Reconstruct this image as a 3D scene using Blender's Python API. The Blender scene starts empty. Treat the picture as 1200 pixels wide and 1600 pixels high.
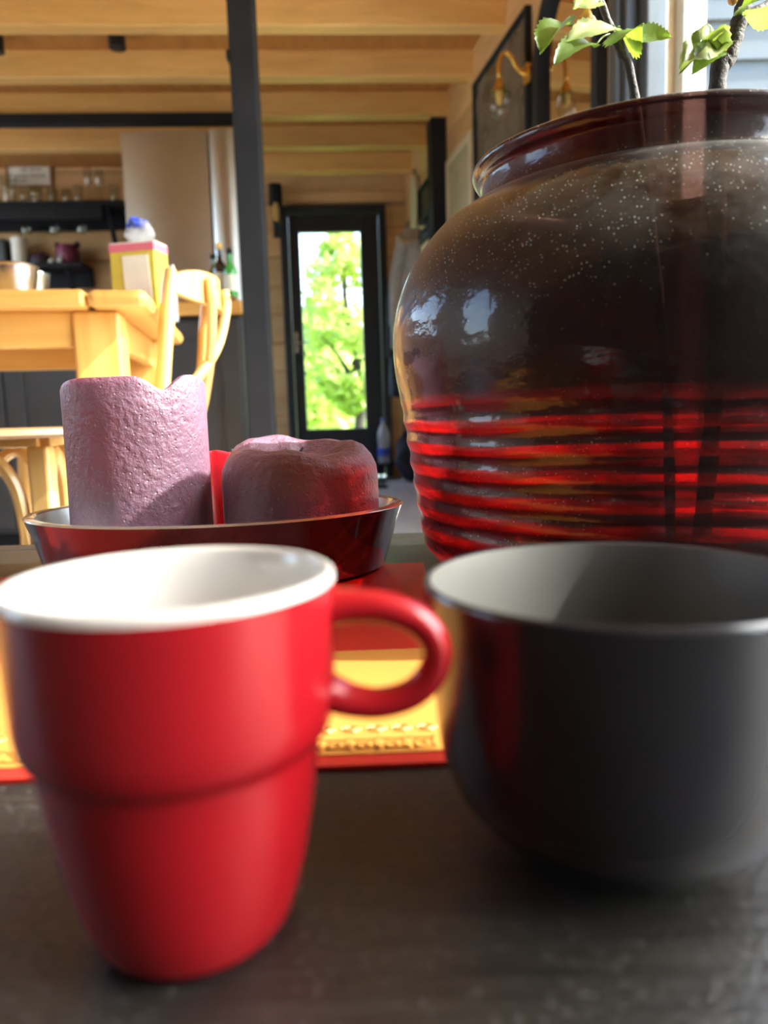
import bpy, math, random
from mathutils import Matrix, Vector
random.seed(7)
R = math.radians
SC = bpy.context.scene
COL = SC.collection

# ------------------------------------------------------------------ camera, sky, sun, exposure
EYE = 0.49                       # eye height over the floor
K = 0.9                          # scale of the coffee-table still life
TT = EYE - 0.133 * K             # coffee table top
F = 1200.0
PITCH = math.atan(155 / 1200.0)
ROLL = 0.031
fw = Vector((0, math.cos(PITCH), -math.sin(PITCH)))
r0 = Vector((1, 0, 0)); u0 = Vector((0, math.sin(PITCH), math.cos(PITCH)))
cr = r0 * math.cos(ROLL) - u0 * math.sin(ROLL)
cu = u0 * math.cos(ROLL) + r0 * math.sin(ROLL)
cam = bpy.data.cameras.new('camera'); cam_o = bpy.data.objects.new('camera', cam); COL.objects.link(cam_o)
M = Matrix((cr, cu, -fw)).transposed().to_4x4(); M.translation = Vector((0, 0, EYE)); cam_o.matrix_world = M
cam.sensor_fit = 'HORIZONTAL'; cam.sensor_width = 36; cam.lens = 36
cam.clip_start = 0.01; cam.clip_end = 300
cam.dof.use_dof = True; cam.dof.focus_distance = 0.52; cam.dof.aperture_fstop = 10.0
SC.camera = cam_o

SUN_EL, SUN_PHI = R(42), R(5)
to_sun = Vector((math.cos(SUN_PHI) * math.cos(SUN_EL), -math.sin(SUN_PHI) * math.cos(SUN_EL), math.sin(SUN_EL)))
w = bpy.data.worlds.new('sky'); SC.world = w; w.use_nodes = True
nt = w.node_tree; bg = nt.nodes['Background']
sky = nt.nodes.new('ShaderNodeTexSky'); sky.sky_type = 'NISHITA'; sky.sun_disc = False
sky.sun_elevation = SUN_EL; sky.sun_rotation = math.atan2(to_sun.x, to_sun.y)
sky.air_density = 1.0; sky.dust_density = 2.5; sky.ozone_density = 1.0
nt.links.new(sky.outputs[0], bg.inputs[0]); bg.inputs[1].default_value = 0.8
sl = bpy.data.lights.new('sun', 'SUN'); sl.energy = 7.0; sl.angle = R(0.6); sl.color = (1, .95, .87)
so = bpy.data.objects.new('sun', sl); COL.objects.link(so)
so.rotation_euler = (-to_sun).to_track_quat('-Z', 'Y').to_euler(); so.location = to_sun * 20
SC.view_settings.view_transform = 'Standard'; SC.view_settings.look = 'None'
SC.view_settings.exposure = 1.35; SC.view_settings.gamma = 1.0; SC.view_settings.use_curve_mapping = False
SC.cycles.use_denoising = True
SC.cycles.max_bounces = 10; SC.cycles.transparent_max_bounces = 16; SC.cycles.diffuse_bounces = 6
SC.cycles.caustics_refractive = False; SC.cycles.caustics_reflective = False
SC.cycles.sample_clamp_indirect = 6.0

def at(px, py, Y):
    """point of the place at depth Y that lies in the direction of photo pixel (px, py)"""
    d = fw + cr * ((px - 600) / F) - cu * ((py - 800) / F)
    return Vector((0, 0, EYE)) + d * (Y / d.y)
def N(x, y, z=0.0):
    """still-life coordinates (over the coffee table) to world"""
    return Vector((x * K, y * K, TT + z * K))

# ------------------------------------------------------------------ materials
MATS = {}
class NT:
    def __init__(s, name):
        s.m = bpy.data.materials.new(name); s.m.use_nodes = True
        s.t = s.m.node_tree; s.t.nodes.clear(); s.out = s.t.nodes.new('ShaderNodeOutputMaterial')
    def n(s, typ, **kw):
        o = s.t.nodes.new('ShaderNode' + typ)
        for k, v in kw.items():
            if k in ('ins',):
                for i, x in v.items():
                    if hasattr(x, 'is_linked'): s.t.links.new(x, o.inputs[i])
                    else:
                        if isinstance(x, tuple) and len(x) == 3 and o.inputs[i].type == 'RGBA': x = (*x, 1)
                        o.inputs[i].default_value = x
            else: setattr(o, k, v)
        return o
    def math(s, op, a, b=0.0, clamp=False):
        o = s.n('Math', operation=op, ins={0: a, 1: b}); o.use_clamp = clamp; return o.outputs[0]
    def ramp(s, fac, stops, interp='LINEAR'):
        o = s.n('ValToRGB', ins={0: fac}); e = o.color_ramp; e.interpolation = interp
        while len(e.elements) < len(stops): e.elements.new(0.5)
        for el, (p, c) in zip(e.elements, stops):
            el.position = p; el.color = (*c, 1) if isinstance(c, tuple) else (c, c, c, 1)
        return o.outputs[0]
    def mix(s, fac, a, b, blend='MIX'):
        o = s.n('MixRGB', blend_type=blend, ins={0: fac, 1: a, 2: b}); return o.outputs[0]
    def coord(s, scale=(1, 1, 1), which='Object', rot=(0, 0, 0)):
        c = s.n('TexCoord'); m = s.n('Mapping', ins={0: c.outputs[which], 'Scale': scale, 'Rotation': rot}); return m.outputs[0]
    def noise(s, vec, scale, detail=3.0, rough=.5, dist=0.0):
        return s.n('TexNoise', ins={'Vector': vec, 'Scale': scale, 'Detail': detail, 'Roughness': rough, 'Distortion': dist}).outputs[0]
    def bump(s, h, strength, dist=.002):
        return s.n('Bump', ins={'Height': h, 'Strength': strength, 'Distance': dist}).outputs[0]
    def princ(s, **ins):
        b = s.n('BsdfPrincipled', ins={k.replace('_', ' '): v for k, v in ins.items()}); return b
    def done(s, sh):
        s.t.links.new(sh.outputs[0], s.out.inputs[0]); MATS[s.m.name] = s.m; return s.m

def plain(name, col, rough=.5, metal=0.0, coat=0.0, var=.12, scale=20, bump=0.0, spec=.5, **kw):
    t = NT(name); v = t.coord()
    n = t.noise(v, scale)
    c = t.mix(t.ramp(n, [(.3, 0.0), (.7, 1.0)]), tuple(x * (1 - var) for x in col), tuple(min(1, x * (1 + var)) for x in col))
    ins = dict(Base_Color=c, Roughness=rough, Metallic=metal, Coat_Weight=coat, Specular_IOR_Level=spec)
    if bump: ins['Normal'] = t.bump(t.noise(v, scale * 4), bump)
    for k, x in kw.items(): ins[k] = x
    return t.done(t.princ(**ins))

def wood(name, light, dark, axis='x', rough=.5, grain=1.0, knots=.35, coat=0.0, bump=.25):
    """long grain along one axis of the object, a shade of its own for each piece"""
    t = NT(name)
    sc = {'x': (.7, 9, 9), 'y': (9, .7, 9), 'z': (9, 9, .7)}[axis]
    info = t.n('ObjectInfo').outputs['Random']
    off = t.n('CombineXYZ', ins={0: t.math('MULTIPLY', info, 17.0), 1: t.math('MULTIPLY', info, 31.0), 2: t.math('MULTIPLY', info, 9.0)}).outputs[0]
    v = t.n('VectorMath', operation='ADD', ins={0: t.coord(sc), 1: off}).outputs[0]
    a = t.noise(v, 2.2 * grain, 5, .6, .6)
    b = t.noise(v, 14 * grain, 3, .6)
    ks = {'x': (1.3, 3, 3), 'y': (3, 1.3, 3), 'z': (3, 3, 1.3)}[axis]
    kv = t.n('VectorMath', operation='ADD', ins={0: t.coord(ks), 1: off}).outputs[0]
    k = t.n('TexVoronoi', ins={'Vector': kv, 'Scale': 1.1}).outputs['Distance']
    km = t.ramp(k, [(.03, 1.0), (.09, 0.0)])
    f = t.math('ADD', t.math('MULTIPLY', a, .75), t.math('MULTIPLY', b, .25))
    c = t.mix(t.ramp(f, [(.33, 0.0), (.66, 1.0)]), light, dark)
    c = t.mix(t.math('MULTIPLY', km, knots), c, tuple(x * .35 for x in dark))
    val = t.n('MapRange', ins={0: info, 3: .88, 4: 1.12}).outputs[0]
    c = t.n('HueSaturation', ins={'Value': val, 'Color': c}).outputs[0]
    return t.done(t.princ(Base_Color=c, Roughness=rough, Coat_Weight=coat, Normal=t.bump(f, bump, .003)))

def clear_glass(name, tint=(.93, .97, .96), refl=.04):
    t = NT(name)
    lw = t.n('LayerWeight', ins={0: .5}).outputs['Facing']
    fr = t.math('ADD', t.math('MULTIPLY', t.math('POWER', lw, 5.0), .9), refl)
    return t.done(t.n('MixShader', ins={0: fr, 1: t.n('BsdfTransparent', ins={0: tint}).outputs[0],
                                       2: t.n('BsdfGlossy', ins={0: (1, 1, 1), 'Roughness': .03}).outputs[0]}))

wood('pine_beam', (.86, .54, .20), (.70, .39, .12), 'x', .55)
wood('pine_plank', (.72, .47, .23), (.56, .33, .14), 'x', .6)
wood('pine_plank_y', (.72, .47, .23), (.58, .35, .15), 'y', .6)
wood('pine_dark', (.52, .25, .06), (.40, .17, .04), 'y', .6)
wood('honey_wood', (.72, .41, .12), (.58, .29, .065), 'x', .38, knots=.25, coat=.2)
wood('honey_wood_z', (.72, .41, .12), (.58, .29, .065), 'z', .38, knots=.2, coat=.2)
wood('honey_wood_y', (.72, .41, .12), (.58, .29, .065), 'y', .38, knots=.2, coat=.2)
wood('chair_wood', (.66, .40, .14), (.56, .31, .09), 'z', .35, knots=.05, coat=.3, bump=.08)
wood('brown_wood', (.36, .19, .08), (.24, .11, .045), 'x', .5)
wood('floor_wood', (.60, .60, .61), (.47, .48, .50), 'y', .45)
plain('black_paint', (.012, .013, .017), .7, var=.2, scale=8, spec=.25)
plain('black_metal', (.012, .013, .015), .4, var=.2, scale=8)
plain('anthracite', (.055, .065, .075), .4, var=.15, scale=6)
plain('cabinet_dark', (.030, .032, .036), .5, var=.15, scale=5)
plain('door_black', (.010, .013, .020), .45, var=.2, scale=5)
plain('white_paint', (.82, .83, .80), .5, var=.04, scale=5)
plain('cream_paint', (.62, .55, .40), .6, var=.06, scale=5)
plain('brass', (.75, .47, .12), .25, metal=1.0, var=.15, scale=30)
plain('steel', (.62, .62, .62), .22, metal=1.0, var=.05, scale=10)
plain('red_glaze', (.31, .006, .011), .27, coat=.06, var=.05, scale=8, spec=.4)
plain('white_glaze', (.60, .58, .55), .2, coat=.2, var=.03, scale=8)
plain('black_glaze', (.021, .0195, .024), .2, coat=.05, var=.15, scale=12, spec=.42)
plain('grey_glaze', (.085, .080, .074), .4, coat=.0, spec=.3, var=.08, scale=20)
plain('plaster', (.80, .77, .70), .8, var=.05, scale=3)

def table_black():
    t = NT('table_black'); v = t.coord((2.2, 30, 30))
    g = t.noise(v, 9, 6, .65, .4); g2 = t.noise(t.coord((14, 60, 60)), 14, 2)
    c = t.mix(t.ramp(g, [(.3, 0.0), (.75, 1.0)]), (.010, .009, .0085), (.026, .024, .022))
    g3 = t.noise(t.coord(), 620, 2, .7)
    fv = t.n('TexVoronoi', ins={'Vector': t.coord((1, 1.6, 1)), 'Scale': 420.0})
    fl = t.math('MULTIPLY', t.ramp(fv.outputs['Distance'], [(.10, 1.0), (.30, 0.0)]), t.ramp(t.n('SeparateColor', ins={0: fv.outputs['Color']}).outputs[0], [(.72, 0.0), (.82, 1.0)]))  # sun sparkle on the grain, put into the colour as pale flecks
    c = t.mix(t.math('MULTIPLY', fl, .8), c, (.16, .16, .155))
    h = t.math('ADD', t.math('ADD', t.math('MULTIPLY', g, .6), t.math('MULTIPLY', g2, .5)), t.math('MULTIPLY', g3, .8))
    ro = t.n('MapRange', ins={0: g, 3: .22, 4: .42}).outputs[0]
    return t.done(t.princ(Base_Color=c, Roughness=ro, Specular_IOR_Level=.6, Normal=t.bump(h, .6, .0010)))
table_black()

def wax(name, col, sss, rad, bump=.5, scale=170):
    t = NT(name); v = t.coord()
    n = t.noise(v, scale, 4, .6); big = t.noise(v, 18, 3)
    c = t.mix(t.ramp(big, [(.3, 0.0), (.7, 1.0)]), tuple(x * .85 for x in col), tuple(min(1, x * 1.12) for x in col))
    pits = t.n('TexVoronoi', ins={'Vector': v, 'Scale': scale * 1.4}).outputs['Distance']
    h = t.math('ADD', n, t.math('MULTIPLY', t.ramp(pits, [(.0, 0.0), (.25, 1.0)]), .35))
    b = t.princ(Base_Color=c, Roughness=.42, Subsurface_Weight=sss, Subsurface_Radius=rad, Subsurface_Scale=1.0,
                Specular_IOR_Level=.5, Normal=t.bump(h, bump, .0022))
    return t.done(b)
wax('purple_wax', (.20, .105, .155), .35, (.022, .004, .005), .9)
wax('red_wax', (.85, .02, .04), .6, (.03, .004, .003), .2)

def jar_glass():
    """dark red glass: tinted see-through body, gloss on top, dust lying on the shoulder, redder bands painted in for light glowing through"""
    t = NT('jar_glass')
    tc = t.n('TexCoord').outputs['Object']
    sep = t.n('SeparateXYZ', ins={0: tc}); z = sep.outputs[2]
    v = t.coord()
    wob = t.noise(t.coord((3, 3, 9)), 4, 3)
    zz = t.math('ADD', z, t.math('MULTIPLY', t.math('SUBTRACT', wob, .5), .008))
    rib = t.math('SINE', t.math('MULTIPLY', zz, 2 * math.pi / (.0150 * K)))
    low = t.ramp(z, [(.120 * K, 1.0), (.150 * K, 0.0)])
    sun_glow = t.math('MULTIPLY', t.ramp(t.math('ADD', t.math('MULTIPLY', rib, .5), .5), [(.45, 0.0), (.66, 1.0)]), low)
    sun_glow = t.math('MULTIPLY', sun_glow, t.ramp(t.noise(t.coord((5, 5, 3)), 3.2, 3), [(.38, .25), (.56, 1.0)]))  # sunlight glowing through the jar, painted into the tint as red bands
    tint = t.mix(sun_glow, t.mix(low, (.22, .145, .13), (.30, .10, .11)), (.93, .22, .19))
    lw = t.n('LayerWeight', ins={0: .5}).outputs['Facing']
    fr = t.math('ADD', t.math('MULTIPLY', t.math('POWER', lw, 5.0), .85), .032)
    hb = t.noise(t.coord((6, 6, 10)), 5, 4)
    nrm = t.bump(t.math('ADD', hb, t.math('MULTIPLY', t.noise(v, 160, 2), .04)), .35, .004)
    tr = t.n('BsdfTransparent', ins={0: tint}).outputs[0]
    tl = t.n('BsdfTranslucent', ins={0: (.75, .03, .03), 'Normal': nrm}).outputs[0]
    body = t.n('MixShader', ins={0: t.math('ADD', t.math('MULTIPLY', sun_glow, .20), .012), 1: tr, 2: tl}).outputs[0]
    gl = t.n('BsdfGlossy', ins={0: (1, 1, 1), 'Roughness': .08, 'Normal': nrm}).outputs[0]
    gl2 = t.n('BsdfGlossy', ins={0: (1, 1, 1), 'Roughness': .36, 'Normal': nrm}).outputs[0]
    gl = t.n('MixShader', ins={0: .4, 1: gl, 2: gl2}).outputs[0]
    glass = t.n('MixShader', ins={0: fr, 1: body, 2: gl}).outputs[0]
    # dust specks
    vo = t.n('TexVoronoi', ins={'Vector': v, 'Scale': 560.0})
    sp = t.ramp(vo.outputs['Distance'], [(.12, 1.0), (.24, 0.0)])
    pick = t.ramp(t.n('SeparateColor', ins={0: vo.outputs['Color']}).outputs[0], [(.55, 0.0), (.70, 1.0)])
    patch = t.ramp(t.noise(v, 13, 5, .7), [(.40, 0.0), (.57, 1.0)])
    up = t.ramp(t.n('SeparateXYZ', ins={0: t.n('NewGeometry').outputs['Normal']}).outputs[2], [(-.05, .10), (.45, 1.0)])
    d = t.math('MULTIPLY', t.math('MULTIPLY', sp, pick), t.math('MULTIPLY', patch, up))
    film = t.math('MULTIPLY', t.math('MULTIPLY', patch, up), .035)
    d = t.math('MAXIMUM', t.math('MULTIPLY', d, .8), film)
    dust = t.n('BsdfDiffuse', ins={0: (.72, .72, .66)}).outputs[0]
    return t.done(t.n('MixShader', ins={0: d, 1: glass, 2: dust}))
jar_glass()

def lacquer():
    t = NT('tray_lacquer'); v = t.coord()
    c = t.mix(t.ramp(t.noise(v, 30, 4), [(.35, 0.0), (.7, 1.0)]), (.022, .014, .017), (.045, .028, .030))
    return t.done(t.princ(Base_Color=c, Roughness=.12, Coat_Weight=.6, Coat_Roughness=.06, Normal=t.bump(t.noise(v, 90, 3), .08)))
lacquer()
plain('tray_inside', (.55, .57, .53), .25, coat=.4, var=.12, scale=25)
plain('tray_rim', (.30, .27, .23), .2, coat=.5, var=.15, scale=25)

def foil(name, col):
    t = NT(name); v = t.coord()
    n = t.noise(v, 900, 2); n2 = t.noise(v, 60, 3)
    c = t.mix(n2, tuple(x * .9 for x in col), tuple(min(1, x * 1.1) for x in col))
    return t.done(t.princ(Base_Color=c, Roughness=.5, Metallic=.15, Normal=t.bump(n, .35, .0006)))
foil('gold_foil', (.50, .225, .045)); foil('red_foil', (.47, .022, .014))
plain('bark', (.032, .020, .017), .7, var=.4, scale=120, bump=.5)
def leaf_mat(name, a, b):
    t = NT(name); v = t.coord()
    c = t.mix(t.ramp(t.noise(v, 60, 4), [(.35, 0.0), (.65, 1.0)]), a, b)
    c = t.mix(t.ramp(t.noise(v, 25, 2), [(.66, 0.0), (.72, .8)]), c, (.35, .20, .06))
    s = t.princ(Base_Color=c, Roughness=.4, Normal=t.bump(t.noise(v, 220, 3), .3, .001)).outputs[0]
    tl = t.n('BsdfTranslucent', ins={0: t.mix(.5, c, (.5, .75, .04))}).outputs[0]
    return t.done(t.n('MixShader', ins={0: .34, 1: s, 2: tl}))
leaf_mat('leaf_green', (.055, .10, .02), (.11, .18, .04))
leaf_mat('leaf_pale', (.22, .27, .09), (.36, .38, .18))
leaf_mat('tree_leaf', (.34, .46, .09), (.55, .64, .18))
plain('bud', (.60, .26, .08), .6, var=.3, scale=80)
clear_glass('pane_glass'); clear_glass('cup_glass', (.88, .90, .88), .07)
plain('mirror_silver', (.80, .80, .78), .03, metal=1.0, var=.01, scale=2)
plain('picture_dark', (.09, .085, .075), .25, var=.5, scale=6)
plain('picture_beige', (.42, .38, .25), .6, var=.12, scale=10)
plain('green_board', (.04, .055, .045), .3, var=.4, scale=9)
plain('pale_board', (.55, .47, .36), .6, var=.1, scale=10)
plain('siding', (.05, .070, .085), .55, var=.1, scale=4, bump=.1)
plain('grass', (.16, .30, .04), .9, var=.4, scale=14)
plain('doormat', (.035, .05, .035), .9, var=.3, scale=60, bump=.5)
plain('grey_cloth', (.50, .53, .55), .9, var=.12, scale=25, bump=.3)
plain('navy_cloth', (.035, .042, .065), .9, var=.3, scale=25, bump=.3)
plain('fur', (.50, .40, .28), .9, var=.3, scale=60, bump=.6)
plain('paper', (.80, .78, .70), .8, var=.03, scale=10)
plain('ink', (.06, .06, .06), .8, var=.1)
plain('carton_yellow', (.62, .52, .06), .55, var=.1, scale=25)
plain('carton_pink', (.68, .16, .24), .55, var=.08, scale=25)
plain('carton_white', (.82, .80, .70), .55, var=.04, scale=25)
plain('blue_plastic', (.03, .08, .55), .3, var=.2, scale=30)
plain('magenta', (.16, .02, .06), .5, var=.3, scale=40)
plain('purple_dark', (.03, .02, .035), .4, var=.2, scale=20)
plain('bottle_olive', (.06, .09, .015), .1, coat=.4, var=.2)
plain('bottle_dark', (.03, .02, .012), .1, coat=.4, var=.2)
plain('bottle_green', (.05, .33, .06), .12, coat=.4, var=.2)
plain('label_white', (.70, .72, .62), .6, var=.08, scale=60)
plain('cork', (.72, .48, .14), .6, var=.15, scale=60)
def bag():
    t = NT('clear_bag')
    return t.done(t.n('MixShader', ins={0: .45, 1: t.n('BsdfTransparent', ins={0: (.9, .92, .95)}).outputs[0],
                                       2: t.princ(Base_Color=(.7, .7, .72, 1), Roughness=.2).outputs[0]}))
bag()

# ------------------------------------------------------------------ geometry
class G:
    def __init__(s): s.v = []; s.f = []
    def add(s, vs, fs):
        n = len(s.v); s.v += [Vector(a) for a in vs]; s.f += [tuple(i + n for i in q) for q in fs]; return s
    def box(s, x0, x1, y0, y1, z0, z1):
        return s.add([(x0, y0, z0), (x1, y0, z0), (x1, y1, z0), (x0, y1, z0), (x0, y0, z1), (x1, y0, z1), (x1, y1, z1), (x0, y1, z1)],
                     [(0, 3, 2, 1), (4, 5, 6, 7), (0, 1, 5, 4), (1, 2, 6, 5), (2, 3, 7, 6), (3, 0, 4, 7)])
    def lathe(s, prof, n=48, sx=1.0, sy=1.0, fn=None):
        """profile (r, z); fn(theta, i, r, z) may change r and z"""
        vs = []; fs = []; m = len(prof)
        for k in range(n):
            a = 2 * math.pi * k / n
            for i, (r, z) in enumerate(prof):
                if fn: r, z = fn(a, i, r, z)
                vs.append((r * math.cos(a) * sx, r * math.sin(a) * sy, z))
        for k in range(n):
            b = (k + 1) % n
            for i in range(m - 1): fs.append((k * m + i, b * m + i, b * m + i + 1, k * m + i + 1))
        base = len(vs)
        for i in (0, m - 1):
            if prof[i][0] > 1e-6:
                vs.append((0, 0, prof[i][1])) if False else None
        if prof[0][0] > 1e-6 and not s.open_ends: fs.append(tuple(reversed([k * m for k in range(n)])))
        if prof[-1][0] > 1e-6 and not s.open_ends: fs.append(tuple(k * m + m - 1 for k in range(n)))
        return s.add(vs, fs)
    open_ends = False
    def tube(s, pts, rad, n=10, sq=None):
        pts = [Vector(p) for p in pts]; m = len(pts)
        if not isinstance(rad, (list, tuple)): rad = [rad] * m
        vs = []; fs = []; up = None
        for i, p in enumerate(pts):
            d = (pts[min(i + 1, m - 1)] - pts[max(i - 1, 0)]).normalized()
            if up is None: up = Vector((0, 0, 1)) if abs(d.z) < .9 else Vector((1, 0, 0))
            a = d.cross(up).normalized(); b = a.cross(d).normalized(); up = b
            for k in range(n):
                t = 2 * math.pi * k / n
                ca, sb = math.cos(t), math.sin(t)
                if sq: ca *= sq[0]; sb *= sq[1]
                vs.append(p + (a * ca + b * sb) * rad[i])
        for i in range(m - 1):
            for k in range(n):
                k2 = (k + 1) % n; fs.append((i * n + k, i * n + k2, (i + 1) * n + k2, (i + 1) * n + k))
        fs.append(tuple(reversed(range(n)))); fs.append(tuple((m - 1) * n + k for k in range(n)))
        return s.add(vs, fs)
    def bar(s, a, b, w, h):
        """a board of rectangular section from a to b"""
        a = Vector(a); b = Vector(b); d = (b - a).normalized()
        up = Vector((0, 0, 1)) if abs(d.z) < .95 else Vector((0, 1, 0))
        x = d.cross(up).normalized() * w / 2; y = x.cross(d).normalized() * h / 2
        vs = [a - x - y, a + x - y, a + x + y, a - x + y, b - x - y, b + x - y, b + x + y, b - x + y]
        return s.add(vs, [(0, 1, 2, 3), (7, 6, 5, 4), (0, 4, 5, 1), (1, 5, 6, 2), (2, 6, 7, 3), (3, 7, 4, 0)])
    def xf(s, M): s.v = [M @ a for a in s.v]; return s
    def mv(s, p): p = Vector(p); s.v = [a + p for a in s.v]; return s
def spline(pts, n=8):
    """smooth line through points"""
    P = [Vector(p) for p in pts]; P = [P[0] * 2 - P[1]] + P + [P[-1] * 2 - P[-2]]; o = []
    for i in range(1, len(P) - 2):
        for k in range(n):
            t = k / n; a, b, c, d = P[i - 1], P[i], P[i + 1], P[i + 2]
            o.append(.5 * ((2 * b) + (c - a) * t + (2 * a - 5 * b + 4 * c - d) * t * t + (3 * b - a - 3 * c + d) * t ** 3))
    return o + [P[-2]]

MW = {}
def finish(o, label, cat, group, kind):
    if label: o['label'] = label
    if cat: o['category'] = cat
    if group: o['group'] = group
    if kind: o['kind'] = kind
def thing(name, label, cat, loc=(0, 0, 0), rz=0.0, group=None, kind=None):
    o = bpy.data.objects.new(name, None); COL.objects.link(o); o.empty_display_size = .05
    o.location = loc; o.rotation_euler = (0, 0, rz); MW[o.name] = Matrix.Translation(Vector(loc)) @ Matrix.Rotation(rz, 4, 'Z')
    finish(o, label, cat, group, kind); return o
def mesh(name, g, mat, parent=None, smooth=False, bevel=0.0, label=None, cat=None, group=None, kind=None, local=False, origin=None, sub=0):
    """one mesh object; geometry is given in world coordinates unless local"""
    me = bpy.data.meshes.new(name)
    if parent is not None: Mx = MW[parent.name]
    else:
        if origin is None:
            xs = [v.x for v in g.v]; ys = [v.y for v in g.v]; zs = [v.z for v in g.v]
            origin = ((min(xs) + max(xs)) / 2, (min(ys) + max(ys)) / 2, min(zs))
        Mx = Matrix.Translation(Vector(origin))
    inv = Mx.inverted()
    vs = [tuple(v) if local else tuple(inv @ v) for v in g.v]
    me.from_pydata(vs, [], g.f); me.update()
    if smooth:
        me.polygons.foreach_set('use_smooth', [True] * len(me.polygons))
    me.materials.append(MATS[mat])
    o = bpy.data.objects.new(name, me); COL.objects.link(o)
    if parent is not None: o.parent = parent; MW[o.name] = Mx
    else: o.location = origin; MW[o.name] = Mx
    if smooth and smooth != 'all':
        e = o.modifiers.new('split', 'EDGE_SPLIT'); e.split_angle = R(42)
    if bevel:
        b = o.modifiers.new('bevel', 'BEVEL'); b.width = bevel; b.segments = 2; b.limit_method = 'ANGLE'
    if sub:
        sm = o.modifiers.new('sub', 'SUBSURF'); sm.levels = sub; sm.render_levels = sub
    finish(o, label, cat, group, kind); return o
def dup(root, loc, rz=0.0, label=None):
    r = root.copy(); COL.objects.link(r); r.location = loc; r.rotation_euler = (0, 0, rz)
    if label: r['label'] = label
    for ch in list(root.children):
        c = ch.copy(); COL.objects.link(c); c.parent = r
        for g in ch.children:
            d = g.copy(); COL.objects.link(d); d.parent = c
    return r

def frame(o, ax, ay):
    ax = Vector((*ax, 0)).normalized(); ay = Vector((*ay, 0)).normalized()
    m = Matrix((ax, ay, Vector((0, 0, 1)))).transposed().to_4x4(); m.translation = Vector(o); return m
WR = frame((1.2, 0, 0), (-.166, 1), (-1, -.166))     # right wall: u along the wall, p into the room
WF = frame((0, 5.87, 0), (1, .063), (-.063, 1))      # far wall: s to the right, q away from the room
CEIL, BEAM = 2.29, 2.16

# ------------------------------------------------------------------ the setting
def slab(z0, z1):
    a = [(-3.75, -1.25), (1.2 + .166 * 1.25 + .16, -1.25), (1.2 - .166 * 6.1 + .16, 6.1), (-3.75, 6.1)]
    return G().add([(x, y, z0) for x, y in a] + [(x, y, z1) for x, y in a], [(0, 3, 2, 1), (4, 5, 6, 7), (0, 1, 5, 4), (1, 2, 6, 5), (2, 3, 7, 6), (3, 0, 4, 7)])
mesh('floor', slab(-.1, 0), 'floor_wood', kind='structure', label='grey wooden floor of the room')
ceil = mesh('ceiling', slab(CEIL, CEIL + .1), 'pine_dark', kind='structure', label='orange pine board ceiling between beams')
BY0, BDY = 3.67, .508
def xr(y): return 1.2 - .166 * y
for i in range(-8, 6):
    y1 = BY0 + BDY * i
    if y1 > 6: continue
    g = G().box(-3.55 if y1 < 5.5 else -.78, xr(y1) + .02, -.09, 0, BEAM, CEIL + .002).xf(frame((0, y1, 0), (1, .063), (-.063, 1)))
    mesh('beam', g, 'pine_beam', ceil, bevel=.008)
# far wall with door opening
DS0, DS1, DZ1 = at(437, 325, 5.87), at(602, 325, 5.87), 2.00
ds0, ds1 = DS0.x, DS1.x
wf = mesh('wall_far', G().box(-3.6, ds0, .03, .16, 0, CEIL).box(ds1, 1.0, .03, .16, 0, CEIL).box(ds0, ds1, .03, .16, DZ1, CEIL).xf(WF), 'pine_plank', kind='structure', label='far wall of wide horizontal pine boards')
PH = .205
for k in range(12):
    z0 = k * PH + .002; z1 = min((k + 1) * PH - .004, CEIL)
    for a, b in ((-3.6, ds0), (ds1, .30)) if z0 < DZ1 - .05 else ((-3.6, .30),):
        mesh('plank', G().box(a, b, 0, .03, max(z0, DZ1 + .003) if (z0 >= DZ1 - .05) else z0, min(z1, DZ1) if z0 < DZ1 - .05 else z1).xf(WF), 'pine_plank', wf, bevel=.006)
mesh('trim_1', G().box(ds0 - .02, .22, -.025, -.001, DZ1 + .02, DZ1 + .10).xf(WF), 'pine_plank', kind='structure', bevel=.008, label='pine moulding board over the black door')
# left wall with windows; dark back wall added to block light (outside the picture)
wl = mesh('wall_left', G().box(-3.75, -3.6, -1.25, .2, 0, CEIL).box(-3.75, -3.6, 5.2, 6.1, 0, CEIL).box(-3.75, -3.6, .2, 5.2, 0, .8).box(-3.75, -3.6, .2, 5.2, 2.15, CEIL).box(-3.75, -3.6, 1.2, 2.6, .8, 2.15), 'plaster', kind='structure', label='left wall with a window')
plain('dark_wall', (.10, .085, .075), .8, var=.1, scale=3)
wb = mesh('wall_back_added', G().box(-3.6, 1.55, -1.25, -1.1, 0, CEIL), 'dark_wall', kind='structure', label='unseen dark wall added behind the camera to block light')
# right wall: boards beyond the window, a big window beside the coffee table
U0, U1 = -1.0, 2.575
wr = mesh('wall_right', G().box(U1, 6.0, -.18, -.03, 0, CEIL).box(-1.25, U0, -.18, -.03, 0, CEIL).box(U0, U1, -.18, -.03, 0, .06).box(U0, U1, -.18, -.03, 2.22, CEIL).xf(WR), 'pine_plank_y', kind='structure', label='right wall of horizontal pine boards')
for k in range(12):
    z0 = k * PH + .002; z1 = min((k + 1) * PH - .004, CEIL)
    mesh('plank', G().box(U1, 5.98, -.03, 0, z0, z1).xf(WR), 'pine_plank_y', wr, bevel=.006)
win = thing('window_1', 'tall dark framed window in the right wall', None, WR @ Vector((.7, -.1, .06)), 0, kind='structure')
mesh('window_trim', G().box(U1 - .004, U1 + .05, .0, .018, .06, 2.27).xf(WR), 'anthracite', win, bevel=.004)
mesh('window_jamb', G().box(U1 - .03, U1, -.075, .0, .06, 2.22).xf(WR), 'cabinet_dark', win, bevel=.004)
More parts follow.
